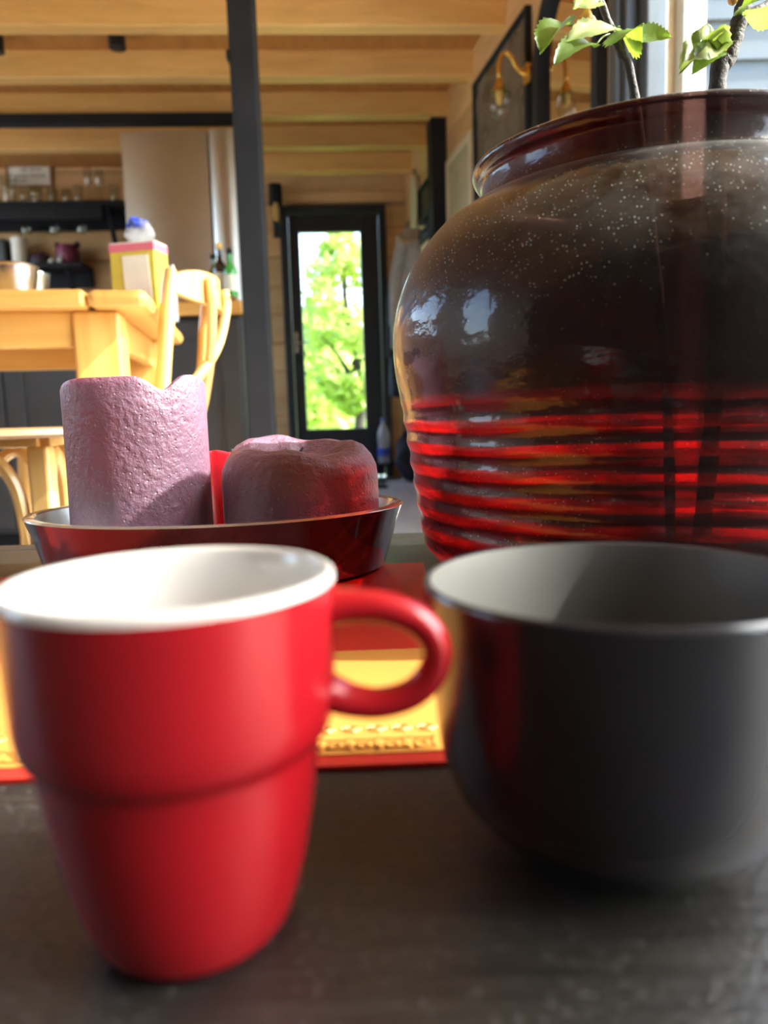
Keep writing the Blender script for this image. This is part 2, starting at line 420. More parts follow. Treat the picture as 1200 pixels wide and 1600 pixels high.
mesh('window_frame', G().box(U1 - .075, U1, -.115, -.045, .06, 2.22).box(U0, U0 + .07, -.115, -.045, .06, 2.22).box(U0 + .07, U1 - .075, -.115, -.045, .06, .13).box(U0 + .07, U1 - .075, -.115, -.045, 2.15, 2.22).xf(WR), 'anthracite', win, bevel=.006)
mesh('shading_mullion', G().box(-.04, .080, -.11, -.05, .13, 2.15).xf(WR), 'anthracite', win, bevel=.006)  # made wide and placed so its shadow keeps sun off the mug
mesh('outer_trim', G().box(U1 - .05, U1 + .06, -.255, -.181, .0, 2.27).xf(WR), 'white_paint', win, bevel=.004)
mesh('pane', G().box(U0 + .07, -.04, -.083, -.077, .13, 2.15).xf(WR), 'pane_glass', win)
mesh('pane', G().box(.080, U1 - .075, -.083, -.077, .13, 2.15).xf(WR), 'pane_glass', win)
# glazed door
dr = thing('door_1', 'black glazed door at the far end of the room', None, WF @ Vector(((ds0 + ds1) / 2, 0, 0)), 0, kind='structure')
g = G().box(ds0, ds0 + .055, -.03, .10, 0, DZ1).box(ds1 - .055, ds1, -.03, .10, 0, DZ1).box(ds0 + .055, ds1 - .055, -.03, .10, DZ1 - .055, DZ1).xf(WF)
mesh('door_frame', g, 'door_black', dr, bevel=.006)
pa, pb = at(468, 365, 5.87), at(572, 668, 5.87)
a, b, z0, z1 = pa.x, pb.x, pb.z, pa.z
g = G().box(ds0 + .058, a, .0, .05, .02, DZ1 - .058).box(b, ds1 - .058, .0, .05, .02, DZ1 - .058).box(a, b, .0, .05, .02, z0).box(a, b, .0, .05, z1, DZ1 - .058).xf(WF)
mesh('door_leaf', g, 'door_black', dr, bevel=.006)
mesh('pane', G().box(a - .01, b + .01, .022, .028, z0 - .01, z1 + .01).xf(WF), 'pane_glass', dr)
g = G().tube([WF @ Vector((ds0 + .085, .0, 1.02)), WF @ Vector((ds0 + .085, -.05, 1.02)), WF @ Vector((ds0 + .17, -.05, 1.02))], .009, 8)
g.add(*(lambda q: (q.v, q.f))(G().box(ds0 + .07, ds0 + .10, -.008, .0, .95, 1.10).xf(WF)))
mesh('handle', g, 'steel', dr, smooth=True)
# steel lintel over the kitchen, posts
lint = G().box(at(0, 187, 4.55).x - 2.0, at(372, 195, 4.6).x, -.07, .0, 2.105, 2.159).xf(frame((0, 4.60, 0), (1, .063), (-.063, 1)))
mesh('trim_2', lint, 'black_paint', kind='structure', bevel=.004, label='black lintel under a ceiling beam over the kitchen')
pc = at(397, 400, 2.72).x
post = thing('trim_3', 'black square timber post in front of the kitchen', None, (pc, 2.72, 0), 0, kind='structure')
mesh('post', G().box(pc - .043, pc + .043, 2.68, 2.76, 0, CEIL - .001), 'black_paint', post, bevel=.005)
mesh('bracket', G().box(pc - .055, pc - .044, 2.70, 2.74, 1.66, 1.69), 'black_metal', post)
pu = 4.78
mesh('trim_4', G().box(pu - .06, pu + .06, .001, .09, 0, 2.159).xf(WR), 'black_paint', kind='structure', bevel=.005, label='black post standing against the right wall')

# ------------------------------------------------------------------ outdoors
mesh('ground', G().box(-14, 14, 6.12, 45, -.14, -.1).box(6.5, 14, -9, 6.12, -.14, -.1), 'grass', kind='structure', label='green lawn outside the house')
plain('bounce_stone', (.62, .58, .50), .8, var=.12, scale=3, bump=.2)
mesh('bounce_terrace', G().box(1.95, 6.5, -9, 6.12, -.14, -.08).box(1.62, 1.95, -9, 3.0, -.14, -.08).box(-14, -3.76, -9, 6.12, -.14, -.08), 'bounce_stone', kind='structure', label='pale stone paving added around the house to bounce light in')  # pale ground added to throw sunlight up onto the ceiling
hw = thing('neighbour_house', 'pale blue-grey weatherboard house wall seen through the right window', 'house', (3.2, 4.2, -.1), 0)
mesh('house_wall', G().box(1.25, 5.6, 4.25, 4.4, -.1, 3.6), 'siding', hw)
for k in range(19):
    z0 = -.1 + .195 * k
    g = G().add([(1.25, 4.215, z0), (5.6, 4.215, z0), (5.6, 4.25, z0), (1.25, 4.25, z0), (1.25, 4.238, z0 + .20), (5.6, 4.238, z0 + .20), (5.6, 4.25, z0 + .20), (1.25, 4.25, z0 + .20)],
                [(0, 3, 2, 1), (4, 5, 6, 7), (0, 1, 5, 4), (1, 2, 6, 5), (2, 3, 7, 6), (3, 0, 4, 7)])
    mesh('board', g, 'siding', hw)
def tree(px, Y, h, rx, n, label, base=.0):
    p = at(px, 640, Y); t = thing('garden_tree', label, 'tree', (p.x, Y, -.1), 0, 'trees outside the glazed door')
    tr = spline([(p.x, Y, -.1), (p.x + .1, Y, h * .35), (p.x - .06, Y, h * .7), (p.x + .05, Y, h * .95)], 5)
    mesh('trunk', G().tube(tr, [.07 - .055 * i / (len(tr) - 1) for i in range(len(tr))], 8), 'bark', t, smooth='all')
    for k in range(5):
        a = random.uniform(0, 6.28); z = h * random.uniform(.2, .6); e = rx * .8
        q = spline([(p.x, Y, z), (p.x + math.cos(a) * e * .5, Y + math.sin(a) * e * .5, z + h * .13), (p.x + math.cos(a) * e, Y + math.sin(a) * e, z + h * .2)], 4)
        mesh('branch', G().tube(q, [.028 - .022 * i / (len(q) - 1) for i in range(len(q))], 6), 'bark', t, smooth='all')
    g = G()
    for k in range(n):
        a = random.uniform(0, 6.28); s = random.random() ** .5; zz = random.uniform(-1, 1)
        c = Vector((p.x + math.cos(a) * s * rx * math.sqrt(max(0, 1 - zz * zz)), Y + math.sin(a) * s * rx * math.sqrt(max(0, 1 - zz * zz)), base + (h - base) * (.5 + .5 * zz)))
        if math.sin(c.x * 5.1 + c.z * 3.3) * math.sin(c.z * 4.7 + c.y) > .45: continue
        l = random.uniform(.05, .10); d = Vector((random.gauss(0, 1), random.gauss(0, 1), random.gauss(0, .7))).normalized()
        e = d.orthogonal().normalized() * l * .45
        g.add([c - d * l, c + e + d * l * .1, c + d * l, c - e + d * l * .1], [(0, 1, 2), (0, 2, 3)])
    mesh('foliage', g, 'tree_leaf', t, kind='stuff')
tree(553, 9.0, 2.6, .55, 3600, 'taller leafy green tree seen through the right half of the door glass', .5)
tree(484, 10.8, 2.1, .75, 3600, 'lower leafy green bush seen through the left half of the door glass', 0)
tree(520, 14.6, 2.4, 1.5, 5000, 'broad pale green tree farthest away in the middle of the door glass', 0)
p = at(486, 660, 12)
g = G().box(p.x - .12, p.x + .16, 8.6, 8.9, -.1, .26)
bx_ = thing('garden_box', 'small pale box standing on the grass outside the door', 'box', (p.x, 8.75, -.1))
mesh('box_body', g, 'white_paint', bx_, bevel=.02); mesh('box_lid', G().box(p.x - .14, p.x + .18, 8.58, 8.92, .26, .30), 'siding', bx_, bevel=.01)

# ------------------------------------------------------------------ coffee table
plain('rug_wool', (.035, .033, .036), .95, var=.3, scale=40, bump=.5)
rg = thing('added_rug', 'unseen dark charcoal rug added under the coffee table to cut floor bounce', 'rug', (-.1, .1, 0))  # added to stop the sunlit floor from lighting the mug fronts
mesh('rug_pile', G().box(-1.7, 1.05, -1.08, 1.05, .0005, .012), 'rug_wool', rg, bevel=.003)
mesh('rug_hem', G().box(-1.72, 1.07, 1.051, 1.07, .0005, .010), 'black_paint', rg)
cx0, cx1, cy0, cy1 = -.80, .80, -.25, .845 * K
ct = thing('coffee_table', 'black stained wooden coffee table under the mugs and jar', 'table', (0, (cy0 + cy1) / 2, 0))
sb = .808 * K
for a, b in ((cy0, .03), (.034, .285), (.289, .53), (.534, sb - .002)):
    mesh('tabletop_board', G().box(cx0, cx1, a, b, TT - .028, TT), 'table_black', ct, bevel=.0012)
mesh('edge_board', G().box(cx0, cx1, sb + .001, cy1, TT - .03, TT), 'table_black', ct, bevel=.003)
mesh('apron', G().box(cx0 + .05, cx1 - .05, cy0 + .05, cy0 + .07, TT - .10, TT - .03).box(cx0 + .05, cx1 - .05, cy1 - .07, cy1 - .05, TT - .10, TT - .03)
     .box(cx0 + .05, cx0 + .07, cy0 + .07, cy1 - .07, TT - .10, TT - .03).box(cx1 - .07, cx1 - .05, cy0 + .07, cy1 - .07, TT - .10, TT - .03), 'table_black', ct)
for x in (cx0 + .03, cx1 - .10):
    for y in (cy0 + .03, cy1 - .10): mesh('leg', G().box(x, x + .07, y, y + .07, .0122, TT - .03), 'table_black', ct, bevel=.004)

# table runner: red with a gold embossed field
ru = thing('table_runner', 'red and gold embossed table runner lying under the jar and candle tray', 'runner', N(0, .47, 0))
ra, rb = .274, .66
def runner_slab(x0, x1, ya, yb, z0, z1):
    sk = .02                                             # lies slightly askew
    return G().add([N(x0, ya + sk * x0, z0), N(x1, ya + sk * x1, z0), N(x1, yb + sk * x1, z0), N(x0, yb + sk * x0, z0),
                    N(x0, ya + sk * x0, z1), N(x1, ya + sk * x1, z1), N(x1, yb + sk * x1, z1), N(x0, yb + sk * x0, z1)],
                   [(0, 3, 2, 1), (4, 5, 6, 7), (0, 1, 5, 4), (1, 2, 6, 5), (2, 3, 7, 6), (3, 0, 4, 7)])
RX0, RX1 = -.45, .033
mesh('red_cloth', runner_slab(RX0, RX1, ra, rb, .0003, .0022), 'red_foil', ru)
fld = mesh('gold_band', runner_slab(RX0 + .0, RX1 - .0105, ra + .0085, .413, .0023, .0028), 'gold_foil', ru)
def key_row(y0, pitch, h, wdt, z0):
    g = G(); x = RX0 + .02
    while x < RX1 - .021:
        w = pitch * .88
        segs = [((0, 0), (0, 1)), ((0, 1), (1, 1)), ((1, 1), (1, .12)), ((1, .12), (.3, .12)), ((.3, .12), (.3, .65)), ((.3, .65), (.68, .65)), ((.68, .65), (.68, .4))]
        for (ax, ay), (bx, by) in segs:
            xa, xb = sorted((x + ax * w, x + bx * w)); ya, yb = sorted((y0 + ay * h, y0 + by * h)); e = wdt / 2
            q = runner_slab(xa - e, xb + e, ya - e, yb + e, z0, z0 + .0007); g.add(q.v, q.f)
        x += pitch
    return g
mesh('embossed_key_band', key_row(ra + .0115, .0115, .0095, .0011, .0028), 'gold_foil', fld, kind='stuff')
g = G(); x = RX0 + .02
while x < RX1 - .021:
    for k in range(2):
        c = Vector((x + .004, ra + .031, 0)); pts = []
        for i in range(9):
            a = i / 8 * 3.6 * math.pi / 1.2 + k * math.pi; rr = .0008 + .0034 * i / 8
            pts.append(N(c.x + rr * math.cos(a), c.y + rr * .9 * math.sin(a), .0031))
        g.tube(pts, .0005 * K, 4)
    x += .0105
mesh('embossed_scroll_band', g, 'gold_foil', fld, kind='stuff')
RZ = .0030                                             # top of the runner

# ------------------------------------------------------------------ glass jar
JS = .962                                               # jar distance factor
jc = N(.204 * JS, .585 * JS, .0004)
jar = thing('glass_jar', 'big squat dark red ribbed glass jar holding branches', 'jar', jc)
JQ = [(.1745, .034), (.1765, .050), (.179, .066), (.1815, .085), (.185, .1105), (.1875, .130), (.190, .1446), (.192, .156), (.1935, .170),
      (.1935, .185), (.1925, .1969), (.1875, .216), (.178, .2355), (.163, .2545), (.1455, .2705), (.135, .2770), (.1285, .2795), (.1260, .2825), (.1252, .2920), (.1262, .2958), (.1295, .2982), (.1318, .3020), (.1316, .3050), (.1290, .3068), (.1245, .3072)]
JP = [(.132, 0), (.142, .0025), (.151, .010), (.158, .022)] + [(r * JS, .133 + (z - .133) * JS) for r, z in JQ]
def refine(P, m=4):
    o = spline([(a, 0, b) for a, b in P], m); return [(v.x, v.z) for v in o]
prof = refine(JP, 5)
def ribbed(r, z):
    if z < .142:
        k = min(1, (.142 - z) / .02) * min(1, z / .02)
        r += .0007 * k * math.sin(2 * math.pi * z / .0150)
    return r
outer = [(ribbed(r, z), z) for r, z in prof]
dense = []
for (a, b), (c, d) in zip(outer[:-1], outer[1:]):
    m = 6 if d < .155 else 1
    for i in range(m):
        t = i / m; z = b + (d - b) * t; r_ = (prof[0][0])
        dense.append((a + (c - a) * t, z))
dense.append(outer[-1])
# ribs need fine steps: rebuild radius from a dense height walk
def rad_at(z):
    for (a, b), (c, d) in zip(prof[:-1], prof[1:]):
        if b <= z <= d and d > b: return a + (c - a) * (z - b) / (d - b)
    return prof[-1][0]
zs = [.012 + i * (.150 - .012) / 84 for i in range(85)]
JT = prof[-1][1]
dense = [(r, z) for r, z in prof if z < .0119] + [(ribbed(rad_at(z), z), z) for z in zs] + [(r, z) for r, z in prof if z > .151]
inner = [(max(.004, r - .006), max(z, .008)) for r, z in reversed(dense) if z > .008 and z < JT - .001]
g = G(); g.open_ends = True
def wob(a, i, r, z):
    return r * (1 + .004 * math.sin(3 * a + z * 9) + .0025 * math.sin(7 * a + 2 - z * 20)), z + (.0016 * math.sin(2 * a + 1) + .0009 * math.sin(5 * a + 40 * z) if .02 < z < .26 else 0)
g.lathe([(.0, 0.0)] + dense + [(.1185 * JS, JT - .0012)] + inner + [(0.0, .008)], 128, fn=wob)
g.v = [v * K + jc for v in g.v]
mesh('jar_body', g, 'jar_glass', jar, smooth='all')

# ------------------------------------------------------------------ branches in the jar
def leaf_geo(base, tip, nrm, wid, fold=.35, curl=.15, teeth=9, crumple=0.0, seed=0):
    rn = random.Random(seed)
    base = Vector(base); tip = Vector(tip); ax = tip - base; L = ax.length; ax.normalize()
    nrm = Vector(nrm); nrm = (nrm - ax * nrm.dot(ax)).normalized(); sd = ax.cross(nrm)
    vs = []; fs = []; n = teeth * 2; cols = 3
    for i in range(n + 1):
        t = i / n
        w = wid * (math.sin(math.pi * t ** .8) ** .75) * (.5 if i in (0, n) else 1)
        tooth = 1 + (.10 if i % 2 else -.04)
        c = base + ax * (L * t) + nrm * (curl * L * math.sin(math.pi * t))
        row = []
        for s in range(-cols, cols + 1):
            q = s / cols; ww = w * q * (tooth if abs(s) == cols else 1)
            p = c + sd * ww + nrm * (fold * abs(ww)) + nrm * (crumple * wid * math.sin(9 * t + 5 * q + seed) + .03 * wid * rn.uniform(-1, 1)) - ax * (abs(q) * wid * .12)
            vs.append(p)
        if i:
            m = 2 * cols + 1
            for s in range(m - 1): fs.append(((i - 1) * m + s, (i - 1) * m + s + 1, i * m + s + 1, i * m + s))
    return G().add(vs, fs)
def P(px, py, d): return at(px, py, d * K)
def branch(label, path, rads, leaves, buds):
    b = thing('leafy_branch', label, 'branch', path[0])
    q = spline(path, 8); n = len(q) - 1
    rr = [rads[0] + (rads[1] - rads[0]) * i / n for i in range(n + 1)]
    rr = [r * (1 + .10 * math.sin(i * 2.1)) for i, r in enumerate(rr)]
    mesh('stem', G().tube(q, rr, 9), 'bark', b, smooth='all')
    for i, (bp, tp, nm, wd, fo, cl, mt, cr_, foot) in enumerate(leaves):
        lf = mesh('leaf', leaf_geo(bp, tp, nm, wd, fo, cl, crumple=cr_, seed=i * 3 + 1), mt, b, smooth='all')
        if foot is not None:
            s = spline([foot, (Vector(foot) + Vector(bp)) / 2 + Vector((0, 0, .002)), bp], 3)
            mesh('leaf_stalk', G().tube(s, .0006, 5), 'leaf_green', lf, smooth='all')
    for bp, s in buds:
        mesh('bud', G().lathe([(.0, -1), (.6, -.6), (.8, 0), (.45, .7), (.0, 1.1)], 8).xf(Matrix.Translation(bp) @ Matrix.Scale(s, 4)), 'bud', b, smooth='all')
    return b
d1 = .535
st1 = [N(.205, .54, .012 + RZ), N(.195, .535, .17), P(992, 153, d1), P(966, 75, d1), P(938, 0, d1), P(905, -110, d1)]
up = Vector((0, -.5, .85)); fc = Vector((.1, -.9, .4))
lv1 = [
    (P(890, 40, d1), P(843, 84, d1 - .02), Vector((-.5, -.7, .5)), .0105, .55, .10, 'leaf_green', .10, P(935, 45, d1)),
    (P(962, 46, d1 - .01), P(882, 66, d1 - .03), Vector((.0, -.75, .65)), .0095, .2, .08, 'leaf_pale', .06, P(955, 46, d1)),
    (P(928, 74, d1 - .01), P(864, 102, d1 - .04), Vector((-.1, -.8, .55)), .0085, .3, .12, 'leaf_green', .05, P(957, 52, d1)),
    (P(938, 3, d1 - .01), P(894, 14, d1 - .02), Vector((.0, -.8, .6)), .0085, .2, .05, 'leaf_pale', .06, P(941, 12, d1)),
    (P(968, 42, d1), P(1006, 37, d1 - .02), Vector((.2, -.55, -.8)), .0125, .9, .10, 'leaf_green', .05, P(961, 55, d1)),
    (P(992, 52, d1), P(1051, 58, d1 - .01), Vector((.1, -.85, .5)), .0095, .35, -.10, 'leaf_green', .04, P(966, 66, d1)),
    (P(925, -40, d1), P(880, -70, d1), up, .010, .3, .1, 'leaf_green', .05, P(926, -42, d1)),
]
branch('thin dark twig with serrated green leaves on the left in the glass jar', st1, (.0034, .0017), lv1,
       [(P(917, 26, d1 - .01), .0045), (P(925, 34, d1 - .01), .0035), (P(909, 32, d1 - .01), .003)])
d2 = .575
st2 = [N(.25, .60, .012 + RZ), N(.255, .59, .17), P(1120, 153, d2), P(1138, 90, d2), P(1158, 25, d2), P(1170, -30, d2), P(1190, -140, d2)]
lv2 = [
    (P(1128, 72, d2 - .01), P(1078, 60, d2 - .02), Vector((.3, -.4, .85)), .0135, .3, .15, 'leaf_pale', .25, P(1134, 70, d2)),
    (P(1124, 76, d2 - .01), P(1062, 108, d2 - .03), Vector((.3, -.5, .8)), .0125, .35, .12, 'leaf_pale', .25, P(1134, 72, d2)),
    (P(1122, 80, d2 - .015), P(1080, 116, d2 - .03), Vector((-.2, -.9, .3)), .0085, .5, .10, 'leaf_green', .10, P(1134, 73, d2)),
    (P(1156, 22, d2 - .01), P(1206, -8, d2 - .03), Vector((-.2, -.75, .6)), .0125, .35, .10, 'leaf_green', .05, P(1160, 30, d2)),
    (P(1165, 24, d2 - .01), P(1225, 4, d2 - .03), Vector((.3, -.6, -.5)), .010, .35, .10, 'leaf_pale', .05, P(1162, 32, d2)),
    (P(1180, -70, d2), P(1130, -95, d2), up, .011, .3, .1, 'leaf_green', .05, P(1177, -75, d2)),
]
b2 = branch('thick forked twig with pale crumpled leaves on the right in the glass jar', st2, (.0062, .0045), lv2,
            [(P(1130, 72, d2 - .005), .0042), (P(1145, -2, d2 - .01), .0042)])
fk = spline([P(1156, 35, d2), P(1180, 20, d2), P(1206, 4, d2 + .005), P(1250, -40, d2 + .01)], 6)
mesh('side_twig', G().tube(fk, [.0046 - .002 * i / (len(fk) - 1) for i in range(len(fk))], 8), 'bark', b2, smooth='all')

# ------------------------------------------------------------------ candle tray and candles
tcx, tcy = -.1425, .655
tr = thing('candle_tray', 'dark glossy lacquered oval tray holding purple candles', 'tray', N(tcx, tcy, RZ))
A, B, H = .159, .120, .055
def ell(prof, mat, name, par, sm=True):
    g = G(); g.open_ends = True
    g.lathe(prof, 96, 1.0, B / A); g.v = [N(tcx, tcy, RZ) + v * K for v in g.v]
    return mesh(name, g, mat, par, smooth=sm)
ell([(0, 0), (A * .86, 0), (A * .895, .003), (A * .93, .02), (A * .97, .042), (A, H - .0015)], 'tray_lacquer', 'tray_body', tr)
ell([(A, H - .0015), (A - .002, H), (A - .0075, H), (A - .009, H - .0015)], 'tray_rim', 'tray_edge', tr)
ell([(A - .009, H - .0015), (A * .955 - .009, .035), (A * .91 - .009, .016), (A * .87 - .009, .0075), (0, .006)], 'tray_inside', 'tray_lining', tr)
CZ = RZ + .0068
def candle(name, label, x, y, prof, fn, mat, wick):
    c = N(x, y, CZ); t = thing(name, label, 'candle', c, 0, 'candles in the lacquered tray')
    g = G(); g.open_ends = True; g.lathe(prof, 96, fn=fn); g.v = [c + v * K for v in g.v]
    mesh('wax_body', g, mat, t, smooth='all')
    g = G().tube([c + Vector(q) * K for q in wick], .0011, 6); mesh('wick', g, 'ink', t, smooth='all')
def steps(p, m=5):
    o = []
    for (a, b), (c, d) in zip(p[:-1], p[1:]):
        for i in range(m): o.append((a + (c - a) * i / m, b + (d - b) * i / m))
    return o + [p[-1]]
Rt = .0585; Ht = .158
tall = steps([(0, 0), (Rt * .97, 0), (Rt, .004), (Rt, Ht - .004), (Rt * .97, Ht), (Rt * .90, Ht), (Rt * .80, Ht - .014), (Rt * .5, Ht - .028), (0, Ht - .030)], 6)
def tall_fn(a, i, r, z):
    # melted rim: a dip on the right of the camera side, a lip at the far right
    k = max(0, min(1, (z - .09) / (Ht - .09)))
    e = math.degrees(a)
    def bumpf(c, wd): d = (e - c + 180) % 360 - 180; return math.exp(-(d / wd) ** 2)
    dz = -.012 * bumpf(309, 13) + .002 * bumpf(338, 12) - .006 * bumpf(180, 50) - .014 * bumpf(90, 62) + .0006 * math.sin(5 * a)
    lean = 1.0 + .035 * (1 - z / Ht) * -1 * math.cos(a) * .3
    return r * lean * (1 + .006 * math.sin(4 * a + z * 30)), z + dz * k
candle('pillar_candle', 'tall purple pillar candle with a melted uneven rim', -.2065, .655, tall, tall_fn, 'purple_wax', [(0, 0, Ht - .031), (.001, .002, Ht - .02), (.004, 0, Ht - .012)])
Rs = .0662
short = steps([(0, 0), (Rs * .97, 0), (Rs, .004), (Rs, .070), (Rs * .985, .080), (Rs * .93, .088), (Rs * .84, .0950), (Rs * .72, .0985), (Rs * .62, .0985), (Rs * .54, .095), (Rs * .35, .088), (0, .086)], 4)
def short_fn(a, i, r, z):
    k = max(0, min(1, (z - .05) / .055))
    dz = .006 * math.sin(a) - .003 * math.cos(a) + .0025 * math.sin(3 * a + .6) + .0012 * math.sin(7 * a)
    return r * (1 + .008 * math.sin(3 * a + z * 25) + .004 * math.sin(9 * a)), z + dz * k
candle('pillar_candle', 'short burnt-down purple pillar candle with a rounded hollow top', -.071, .655, short, short_fn, 'purple_wax', [(0, 0, .085), (.001, 0, .092), (.004, .001, .096)])
Rr = .0215
red = steps([(0, 0), (Rr, 0), (Rr, .085), (Rr * .95, .092), (Rr * .8, .092), (Rr * .6, .086), (0, .084)], 3)
candle('small_candle', 'small bright red candle behind and between the purple candles', -.142, .722, red,
       lambda a, i, r, z: (r, z + (.003 * math.sin(2 * a) + .002 * math.cos(a)) * (1 if z > .08 else 0)), 'red_wax', [(0, 0, .083), (.001, 0, .090), (.002, 0, .094)])

# ------------------------------------------------------------------ mugs
mc = N(-.0540, .19, 0)
mug = thing('stacking_mug', 'glossy red stacking mug with white inside and ring handle', 'mug', mc)
g = G(); g.open_ends = True
MO = [(0, 0), (.0215, 0), (.0240, .0012), (.0262, .0045), (.0287, .012), (.0312, .022), (.0333, .034), (.0345, .042), (.0356, .0505), (.0361, .0525), (.0378, .0540), (.0390, .0565), (.0398, .062), (.0404, .073), (.0408, .085), (.0410, .0920)]
g.lathe(MO, 96); g.v = [mc + v * K for v in g.v]; mesh('mug_body', g, 'red_glaze', mug, smooth='all')
g = G(); g.open_ends = True
g.lathe([(.0410, .0920), (.0408, .0937), (.0398, .0945), (.0388, .0943), (.0380, .0931), (.0376, .088), (.0366, .062), (.0335, .049), (.0300, .025), (.0240, .008), (.018, .005), (0, .0045)], 96)
g.v = [mc + v * K for v in g.v]; mesh('mug_lining', g, 'white_glaze', mug, smooth='all')
hd = [(.0385, .0, .0848), (.0450, 0, .0853), (.0535, .0, .0845), (.0620, 0, .0808), (.0662, 0, .0745), (.0652, 0, .0676), (.0598, 0, .0620), (.0515, 0, .0597), (.0440, 0, .0606), (.0380, 0, .0630)]
q = spline(hd, 6); rr = [.0038 + .0012 * (abs(i / (len(q) - 1) - .5) * 2) ** 4 for i in range(len(q))]
g = G().tube(q, rr, 14, sq=(1.25, 1.0)).xf(Matrix.Rotation(R(-2), 4, 'Z')); g.v = [mc + v * K for v in g.v]
mesh('handle', g, 'red_glaze', mug, smooth='all')

cc = N(.0690, .2245, 0)
cup = thing('round_cup', 'wide rounded black glazed cup in front of the glass jar', 'cup', cc)
g = G(); g.open_ends = True
CO = [(0, .002), (.0225, .002), (.0235, 0), (.0262, 0), (.0268, .0012), (.0272, .003), (.0300, .0042), (.0370, .0068), (.0440, .0115), (.0495, .0185), (.0528, .0270), (.0545, .0365), (.0553, .047), (.0562, .060), (.0572, .072), (.0578, .0800), (.0580, .0815)]
g.lathe(refine(CO[4:], 3) if False else CO, 96); g.v = [cc + v * K for v in g.v]; mesh('cup_body', g, 'black_glaze', cup, smooth='all', sub=1)
g = G(); g.open_ends = True
g.lathe([(.0580, .0815), (.0575, .0828), (.0566, .0832), (.0558, .0826)], 96); g.v = [cc + v * K for v in g.v]
mesh('cup_rim', g, 'black_glaze', cup, smooth='all', sub=1)
g = G(); g.open_ends = True
g.lathe([(.0558, .0826), (.0550, .076), (.0541, .060), (.0531, .045), (.0515, .034), (.0475, .022), (.040, .0135), (.028, .0085), (.012, .0068), (0, .0065)], 96)
g.v = [cc + v * K for v in g.v]; mesh('cup_lining', g, 'grey_glaze', cup, smooth='all', sub=1)

# ------------------------------------------------------------------ dining table (turned with the right wall)
TW = frame((-.467, 1.60, 0), (-.166, 1), (-1, -.166))     # u away from the camera, p to the left
dt = thing('dining_table', 'honey coloured solid wood dining table with square legs', 'table', TW @ Vector((.42, .9, 0)), math.atan2(1, -.166) - math.pi / 2)
TZ, LT = .754, .719
for k in range(5):
    p0 = .12 + .0; u_a, u_b = k * .17, (k + 1) * .17 - .0015
    mesh('top_plank', G().box(u_a, u_b, .122, 1.80, LT, TZ).xf(TW), 'honey_wood', dt, bevel=.008)
mesh('breadboard_end', G().box(0, .85, .0, .12, LT, TZ).xf(TW), 'honey_wood_y', dt, bevel=.016)
mesh('apron', G().box(.065, .09, .16, 1.64, .645, LT).xf(TW), 'honey_wood', dt, bevel=.003)
mesh('apron', G().box(.76, .785, .16, 1.64, .645, LT).xf(TW), 'honey_wood', dt, bevel=.003)
mesh('apron', G().box(.155, .695, .075, .10, .645, LT).xf(TW), 'honey_wood_y', dt, bevel=.003)
mesh('apron', G().box(.155, .695, 1.70, 1.725, .645, LT).xf(TW), 'honey_wood_y', dt, bevel=.003)
for u in (.055, .695):
    for p_ in (.065, 1.64): mesh('leg', G().box(u, u + .10, p_, p_ + .095, 0, LT).xf(TW), 'honey_wood_z', dt, bevel=.007)

# cross-back chair at the table end, facing the table
def chair():
    t = thing('cross_back_chair', 'light wooden cross-back chair pushed in at the dining table end', 'chair')
    t.location = (-.69, 1.95, 0); t.rotation_euler = (0, 0, R(90))
    L = dict(local=True)
    g = G().lathe([(0, .44), (.19, .44), (.205, .45), (.20, .462), (0, .464)], 32); mesh('seat', g, 'brown_wood', t, smooth=True, local=True)
    for sx in (-1, 1):
        q = spline([(sx * .185, -.215, 0), (sx * .185, -.185, .25), (sx * .185, -.188, .46), (sx * .19, -.203, .60), (sx * .185, -.232, .822)], 6)
        mesh('back_post', G().tube(q, [.017] * (len(q) - 4) + [.018, .018, .017, .013], 12), 'chair_wood', t, smooth=True, local=True)
        q = [(sx * .17, .16, 0), (sx * .155, .14, .442)]
        mesh('front_leg', G().tube(q, [.014, .018], 12), 'chair_wood', t, smooth=True, local=True)
        q = spline([(sx * .17, -.19, .36), (sx * .12, -.1, .42), (sx * .05, 0, .438)], 5)
        mesh('brace', G().tube(q, .008, 8), 'chair_wood', t, smooth=True, local=True)
    # curved top rail
    vs = []; fs = []; n = 18
    for i in range(n + 1):
        a = -1 + 2 * i / n; x = .192 * a; y = -.232 - .055 * (1 - a * a); hh = .036 * (1 - .55 * abs(a) ** 5); zc = .797 - .006 * a * a
        for dy, dz in ((-.009, -hh), (-.009, hh), (.009, hh), (.009, -hh)): vs.append((x, y + dy, zc + dz))
        if i:
            b = i * 4; c = b - 4
            for k in range(4): fs.append((c + k, c + (k + 1) % 4, b + (k + 1) % 4, b + k))
    fs.append((0, 1, 2, 3)); fs.append((n * 4 + 3, n * 4 + 2, n * 4 + 1, n * 4))
    rail = mesh('top_rail', G().add(vs, fs), 'chair_wood', t, smooth=True, bevel=.006, local=True)
    for sx in (-1, 1):
        q = spline([(sx * .085, -.296, .815), (sx * .085, -.298, .765), (sx * .03, -.278, .66), (-sx * .09, -.232, .56), (-sx * .17, -.198, .50)], 6)
        sl_ = mesh('cross_slat', G().tube(q, .012, 8, sq=(1.0, .45) if False else None), 'chair_wood', t, smooth=True, local=True)
        mesh('screw', G().lathe([(0, -.004), (.005, -.004), (.005, .004), (0, .005)], 10).xf(Matrix.Translation((sx * .085, -.309, .795)) @ Matrix.Rotation(R(90), 4, 'X')), 'steel', sl_, local=True)
    mesh('stretcher', G().tube([(-.17, .03, .22), (.17, .03, .22)], .009, 8), 'chair_wood', t, smooth=True, local=True)
    return t
chair()
